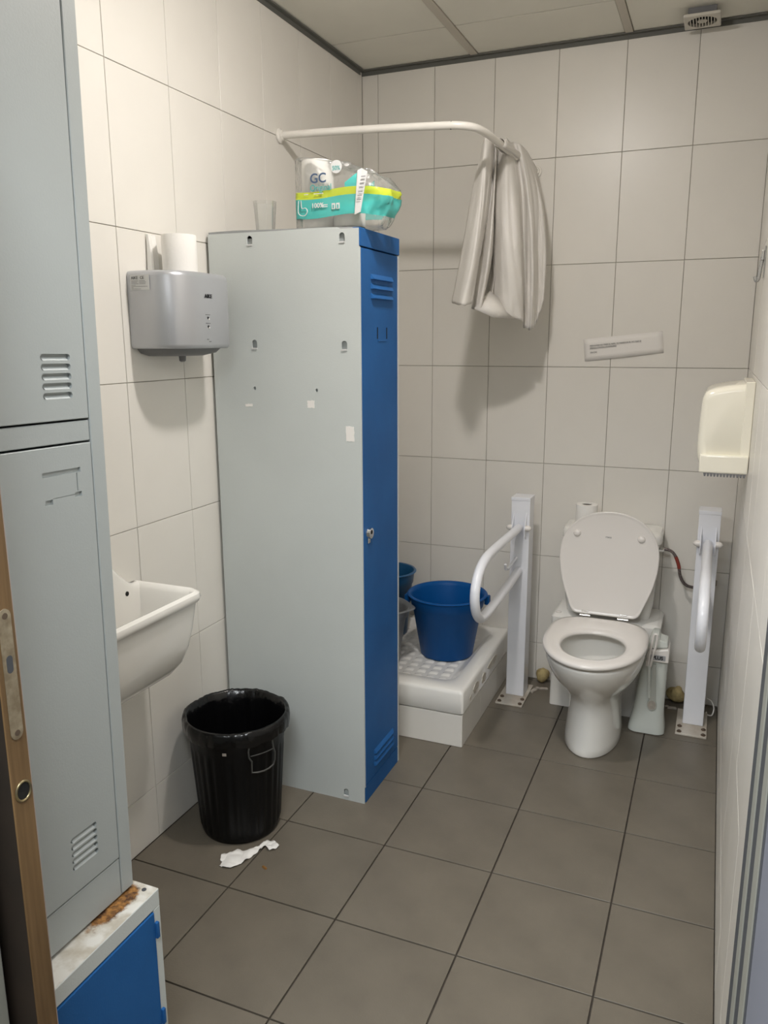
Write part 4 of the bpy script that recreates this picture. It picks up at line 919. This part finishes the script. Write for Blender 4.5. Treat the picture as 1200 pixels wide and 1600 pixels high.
# ================================================================== NOTE on the back wall
nt_ = thing('note', 'white printed paper note taped to the back wall above the toilet', 'note', (1.113, -0.001, 1.45))
A, B = Vector((0.960, 0, 1.478)), Vector((1.257, 0, 1.508)); C_, D_ = Vector((1.267, 0, 1.426)), Vector((0.969, 0, 1.391))
V, F = [], []; nu, nv = 14, 4
for j in range(nv+1):
    for i in range(nu+1):
        u, v = i/nu, j/nv
        p = (D_*(1-u)+C_*u)*(1-v)+(A*(1-u)+B*u)*v
        sag = 0.0040*math.sin(PI*u)*(1-v) 
        V.append((p.x, -0.0012-sag-0.0006*v, p.z))
for j in range(nv):
    for i in range(nu): a = j*(nu+1)+i; F.append((a, a+1, a+nu+2, a+nu+1))
sh = mesh('sheet', V, F, M['note'], nt_, True)
md = sh.modifiers.new('s', 'SOLIDIFY'); md.thickness = 0.0004; md.offset = 1
xd_ = (B-A).normalized(); zd_ = Vector((-xd_.z, 0, xd_.x)); xl = Vector((C_-D_)).normalized()
for k, (s, dz) in enumerate((('POR FAVOR NO TIREIS EL PAPEL DE MANOS EN EL WC QUE SE', 0.0), ('EMBOZA, UTILICEN LAS PAPELERAS', -0.0095), ('GRACIAS', -0.026))):
    p = A*0.52+D_*0.48+xd_*0.024+zd_*(0.010+dz)
    text('lettering', s, 0.0087, M['ink'], nt_, (p.x, -0.0072, p.z), tuple(xd_), tuple(zd_), ext=0.0002, squash=(0.80 if k == 0 else 0.74))

# ================================================================== CURTAIN ROD AND CURTAIN
rd = thing('curtain_rod', 'white bent shower curtain rod running from the left wall to the back wall', 'curtain rod', (0.0, -0.713, 2.17))
P = [(0.004, -0.713, 2.171), (0.15, -0.710, 2.168), (0.30, -0.707, 2.163), (0.45, -0.704, 2.156), (0.57, -0.701, 2.150)]
bend = catmull([(0.57, -0.701, 2.150), (0.640, -0.696, 2.146), (0.685, -0.668, 2.142), (0.706, -0.610, 2.138), (0.713, -0.540, 2.136), (0.720, -0.40, 2.132), (0.730, -0.25, 2.128), (0.744, -0.006, 2.122)], 6)
tube('rod', catmull(P, 4)[:-1]+bend, 0.0125, M['rod'], rd, 18)
n = 24
loft('wall_flange', [[(x, -0.713+r*math.cos(2*PI*i/n), 2.171+r*math.sin(2*PI*i/n)) for i in range(n)] for x, r in ((0.0008, 0.024), (0.006, 0.024), (0.010, 0.0175), (0.018, 0.016))], M['rod'], rd)
loft('wall_flange', [[(0.744+r*math.cos(2*PI*i/n), y, 2.122+r*math.sin(2*PI*i/n)) for i in range(n)] for y, r in ((-0.0008, 0.024), (-0.006, 0.024), (-0.010, 0.0175), (-0.018, 0.016))], M['rod'], rd)
tube('joint_sleeve', [(0.618, -0.6985, 2.1475), (0.621, -0.6980, 2.1473)], 0.0131, M['silver_dark'], rd, 18)

CUR = [
[(0.651,-0.420,2.167),(0.617,-0.440,1.988),(0.585,-0.460,1.771),(0.560,-0.480,1.611)],
[(0.664,-0.450,2.164),(0.667,-0.500,1.975),(0.651,-0.540,1.761),(0.623,-0.560,1.594)],
[(0.680,-0.430,2.152),(0.674,-0.460,1.981),(0.659,-0.480,1.766),(0.642,-0.500,1.604)],
[(0.673,-0.370,2.153),(0.670,-0.380,1.993),(0.643,-0.400,1.774),(0.617,-0.420,1.590)],
[(0.683,-0.380,2.145),(0.688,-0.410,1.966),(0.685,-0.440,1.769),(0.659,-0.450,1.588)],
[(0.674,-0.320,2.154),(0.662,-0.310,1.961),(0.659,-0.300,1.783),(0.628,-0.300,1.629)],
[(0.679,-0.320,2.154),(0.675,-0.330,1.935),(0.681,-0.340,1.733),(0.669,-0.340,1.624)],
[(0.675,-0.300,2.175),(0.644,-0.300,2.008),(0.655,-0.310,1.850),(0.677,-0.330,1.596)],
[(0.704,-0.330,2.181),(0.710,-0.370,1.992),(0.726,-0.390,1.772),(0.741,-0.380,1.566)],
[(0.713,-0.300,2.172),(0.749,-0.340,1.994),(0.775,-0.360,1.772),(0.785,-0.330,1.542)],
[(0.717,-0.260,2.180),(0.751,-0.260,2.007),(0.766,-0.260,1.782),(0.774,-0.260,1.522)],
[(0.739,-0.260,2.171),(0.784,-0.290,2.000),(0.806,-0.300,1.776),(0.808,-0.280,1.517)],
[(0.749,-0.200,2.161),(0.795,-0.210,2.011),(0.812,-0.220,1.783),(0.814,-0.220,1.539)],
[(0.762,-0.170,2.137),(0.813,-0.190,1.968),(0.835,-0.200,1.784),(0.834,-0.200,1.622)],
[(0.763,-0.080,2.122),(0.801,-0.090,1.960),(0.817,-0.100,1.794),(0.809,-0.100,1.614)],
]
cols = [catmull(c, 10) for c in CUR]            # each fold line down the curtain
nv = len(cols[0]); grid = []
for j in range(nv):
    row = catmull([c[j] for c in cols], 8); grid.append(row)
nu = len(grid[0]); V = []
for j in range(nv):
    for i in range(nu):
        p = grid[j][i]; t = j/(nv-1)
        # creases: ridged noise that runs mostly downwards, plus a few cross folds low down
        rg1 = 1-2*abs(noise.noise(Vector((i*0.33, p.z*3.2, 3))))
        rg2 = 1-2*abs(noise.noise(Vector((i*0.16, p.z*15, 11))))
        w = 0.010*(rg1-0.6)*min(1, 0.25+t*2)+0.008*(rg2-0.6)*t*t
        V.append((p.x+w*0.35, p.y-w, p.z+(0.010*noise.noise(Vector((i*0.33, 0, 7))) if j == nv-1 else 0)))
F = [(j*nu+i, j*nu+i+1, (j+1)*nu+i+1, (j+1)*nu+i) for j in range(nv-1) for i in range(nu-1)
     if not (48 <= i < 56 and j > 0.5*nv) and not (16 <= i < 22 and j > 0.62*nv)]
ct = mesh('shower_curtain', V, F, M['curtain'], None, True)
md = ct.modifiers.new('s', 'SOLIDIFY'); md.thickness = 0.0012
tag(ct, 'white vinyl shower curtain bunched and hanging over the curtain rod', 'curtain')
# the part thrown over the rod
# (kept in the same object: a saddle joining both sides of the rod)
saddle = []
for i in range(13):
    t = i/12; c = Vector((0.716+0.020*t, -0.46+0.36*t, 2.134-0.006*t)); saddle.append([tuple(c+Vector((0.0175*math.cos(a)+0.002*math.sin(i*2.2), 0.004*math.sin(a*3+i), 0.0175*math.sin(a)+0.0015*math.sin(i*3.1)))) for a in [(-0.25+1.5*q/9)*PI for q in range(10)]])
V2 = [p for r in saddle for p in r]; F2 = [(i*10+j, i*10+j+1, (i+1)*10+j+1, (i+1)*10+j) for i in range(12) for j in range(9)]
bm = bmesh.new(); bm.from_mesh(ct.data); vs = [bm.verts.new(v) for v in V2]
# tucked corner poking out under the main fold
FL = [(0.667, -0.360, 1.655), (0.640, -0.470, 1.588), (0.700, -0.420, 1.556), (0.765, -0.375, 1.553), (0.735, -0.350, 1.600)]
fl_v = [bm.verts.new(v) for v in FL]; fl_c = bm.verts.new((0.700, -0.425, 1.592))
for q in range(5): bm.faces.new([fl_v[q], fl_v[(q+1) % 5], fl_c]).smooth = True
for f in F2:
    fc = bm.faces.new([vs[k] for k in f]); fc.smooth = True
bm.to_mesh(ct.data); bm.free()
recenter(ct)

# ================================================================== ON TOP OF THE TALL LOCKER
zt = LH+0.0095
cup = thing('clear_cup', 'clear plastic cup on the tall locker left of the toilet-roll pack', 'cup', (0.148, -1.100, zt))
loft('cup_wall', [ring(0.166, -1.105, LH+0.0132, 0.0290, n=32), ring(0.166, -1.105, LH+0.030, 0.0295, n=32), ring(0.166, -1.105, LH+0.098, 0.0345, n=32), ring(0.166, -1.105, LH+0.101, 0.0350, n=32), ring(0.166, -1.105, LH+0.101, 0.0340, n=32), ring(0.166, -1.105, LH+0.030, 0.0285, n=32), ring(0.166, -1.105, LH+0.0150, 0.0280, n=32)], M['clear_cup'], cup, True, True)
# toilet-roll pack
px0, px1, py0, py1 = 0.292, 0.500, -1.158, -1.028
pz = LH+0.0085
pk = thing('toilet_roll_pack', 'torn clear pack with teal and lime bands on top of the tall locker', 'toilet roll pack', (0.40, -1.09, pz))
NU = 64
def packring(z, k):
    """outline of the film at relative height k (0..1)"""
    R = []; base = rrect(px0, px1+0.045, py0, py1, (0.022, 0.05, 0.05, 0.022), z, 16)
    for i, (x, y, zz) in enumerate(base):
        f = max(0, (x-0.43)/0.13)          # slack, crumpled towards the torn end
        sq = 1-0.25*f*max(0, k-0.5)*2
        n1 = noise.noise(Vector((x*26, y*26, k*4.5)))+0.7*noise.noise(Vector((x*60, y*60, k*10+4)))
        ny = (y-(py0+py1)/2)
        dx = 0.020*f*n1+0.045*f*math.sin(PI*min(1, max(0, (k+0.05))))-0.05*f*max(0, k-0.55)*2
        dy = (0.0022+0.013*f)*n1*(1 if ny > 0 else -1)
        dz = 0.006*f*n1*(1 if 0 < k < 1 else 0)-0.045*f*max(0, k-0.7)/0.3
        R.append((x+dx, (py0+py1)/2+ny*sq+dy, z+dz))
    return R
KS = [0.0, 0.012, 0.04, 0.1, 0.17, 0.24, 0.31, 0.38, 0.45, 0.52, 0.6, 0.68, 0.76, 0.84, 0.91, 0.96, 0.99]
HH = 0.196
rings = []
for k in KS:
    rg = packring(pz+0.0005+HH*k, k)
    ins = 0.96 if k in (0.0,) else (0.97 if k == 0.99 else 1.0)
    cxx, cyy = 0.40, (py0+py1)/2
    rings.append([(cxx+(x-cxx)*ins, cyy+(y-cyy)*ins, z) for x, y, z in rg])
top = [(0.40+(x-0.40)*0.55, -1.093+(y+1.093)*0.5, z+0.002+0.004*noise.noise(Vector((x*30, y*30, 1)))) for x, y, z in rings[-1]]
rings.append(top)
fm = loft('film', rings, M['film'], pk, True, True, angle=180)
uvl = fm.data.uv_layers.new(name='UVMap')
for lp_ in fm.data.loops:
    v = fm.data.vertices[lp_.vertex_index].co+Vector(pk.location)
    uvl.data[lp_.index].uv = ((v.x-px0)/(px1+0.06-px0), (v.z-pz)/HH)
# the printing on the side facing the room
fy_ = py0-0.0045
text('lettering', 'GC', 0.036, M['bluegrey_ink'], pk, (0.350, fy_, pz+0.122), (1, 0, 0), (0, 0, 1), bold=0.0006)
text('lettering', 'Original', 0.025, M['tealink'], pk, (0.350, fy_, pz+0.100), (1, 0, 0), (0, 0, 1), squash=0.85)
text('lettering', '100%', 0.018, M['label'], pk, (0.353, fy_, pz+0.055), (1, 0, 0), (0, 0, 1), bold=0.0004)
for i in range(2): box('print_line', 0.389, 0.405, fy_-0.0002, fy_+0.0002, pz+0.060-0.005*i, pz+0.0625-0.005*i, M['label'], pk)
for i in range(2):
    box('print_panel', 0.418+0.014*i, 0.429+0.014*i, fy_-0.0002, fy_+0.0002, pz+0.048, pz+0.064, M['label'], pk)
    box('print_mark', 0.421+0.014*i, 0.425+0.014*i, fy_-0.0005, fy_-0.0002, pz+0.050, pz+0.060, M['tealink'], pk)
for i, (x, w) in enumerate(((0.330, 0.014), (0.362, 0.030))): box('print_line', x, x+w, fy_-0.0002, fy_+0.0002, pz+0.0915, pz+0.0935, M['label'], pk)
P = [(0.312, 0.085), (0.310, 0.055), (0.318, 0.045), (0.332, 0.044), (0.340, 0.055), (0.334, 0.064), (0.322, 0.064), (0.320, 0.085)]
tube('print_curl', catmull([(x, fy_, pz+z-0.008) for x, z in P], 4), 0.0012, M['label'], pk, 6)
n = 28
prism('print_disc', [(0.434+0.0175*math.cos(2*PI*i/n), pz+0.160+0.0175*math.sin(2*PI*i/n)) for i in range(n)], 'y', fy_, fy_+0.0006, M['label'], pk)
text('lettering', '50%', 0.0165, M['tealink'], pk, (0.434, fy_-0.0006, pz+0.151), (1, 0, 0), (0, 0, 1), align='CENTER', squash=0.9)
# loose white side panel with small print (code left blank)
o = mesh('print_panel', [(0.492, py0-0.012, pz+0.028), (0.512, py0-0.014, pz+0.034), (0.530, py0-0.006, pz+0.140), (0.512, py0-0.004, pz+0.150), (0.500, py0-0.006, pz+0.145)], [(0, 1, 2, 3, 4)], M['label'], pk)
for i in range(7):
    t = i/7; box('print_line', 0.501+0.014*t, 0.514+0.014*t, py0-0.0150+0.004*t, py0-0.0145+0.004*t, pz+0.066+0.010*i, pz+0.068+0.010*i, M['silver_dark'], pk)
# rolls inside the pack
for k, (x, y, z, lb) in enumerate(((0.346, -1.104, pz+0.004, 'white toilet roll at the bottom left inside the torn pack'), (0.346, -1.104, pz+0.098, 'white toilet roll on top at the left inside the torn pack'))):
    paper_roll('toilet_roll', lb, 'toilet roll', x, y, z, 0.0465, 0.0925, 0.020, 'rolls inside the torn pack')
paper_roll('toilet_roll', 'white toilet roll at the bottom right inside the torn pack', 'toilet roll', 0.441, -1.092, pz+0.004, 0.0465, 0.040, 0.020, 'rolls inside the torn pack')

# ================================================================== CEILING FAN VENT
vt = thing('ceiling_vent', 'small square white ceiling extractor vent with round slotted grille', 'vent', (1.325, -0.105, CH-0.02))
pv = box('plate', 1.266, 1.384, -0.176, -0.050, CH-0.034, CH-0.024, M['fan'], vt, 0.003, 2)
cut(pv, [prism('c', [(1.325+0.047*math.cos(2*PI*i/32), -0.113+0.047*math.sin(2*PI*i/32)) for i in range(32)], 'z', CH-0.05, CH, M['black'])])
box('housing', 1.280, 1.370, -0.158, -0.064, CH-0.0238, CH-0.0005, M['silver_dark'], vt)
for i in range(-4, 5):
    x = 1.325+i*0.0095; h = math.sqrt(max(0, 0.0465**2-(i*0.0095)**2))
    box('slat', x-0.0014, x+0.0014, -0.113-h, -0.113+h, CH-0.0335, CH-0.0255, M['fan'], vt)
prism('motor_cap', [(1.325+0.016*math.cos(2*PI*i/20), -0.113+0.016*math.sin(2*PI*i/20)) for i in range(20)], 'z', CH-0.0330, CH-0.0300, M['fan'], vt)
prism('dark_mesh', [(1.325+0.044*math.cos(2*PI*i/32), -0.113+0.044*math.sin(2*PI*i/32)) for i in range(32)], 'z', CH-0.0248, CH-0.0240, M['black'], vt)
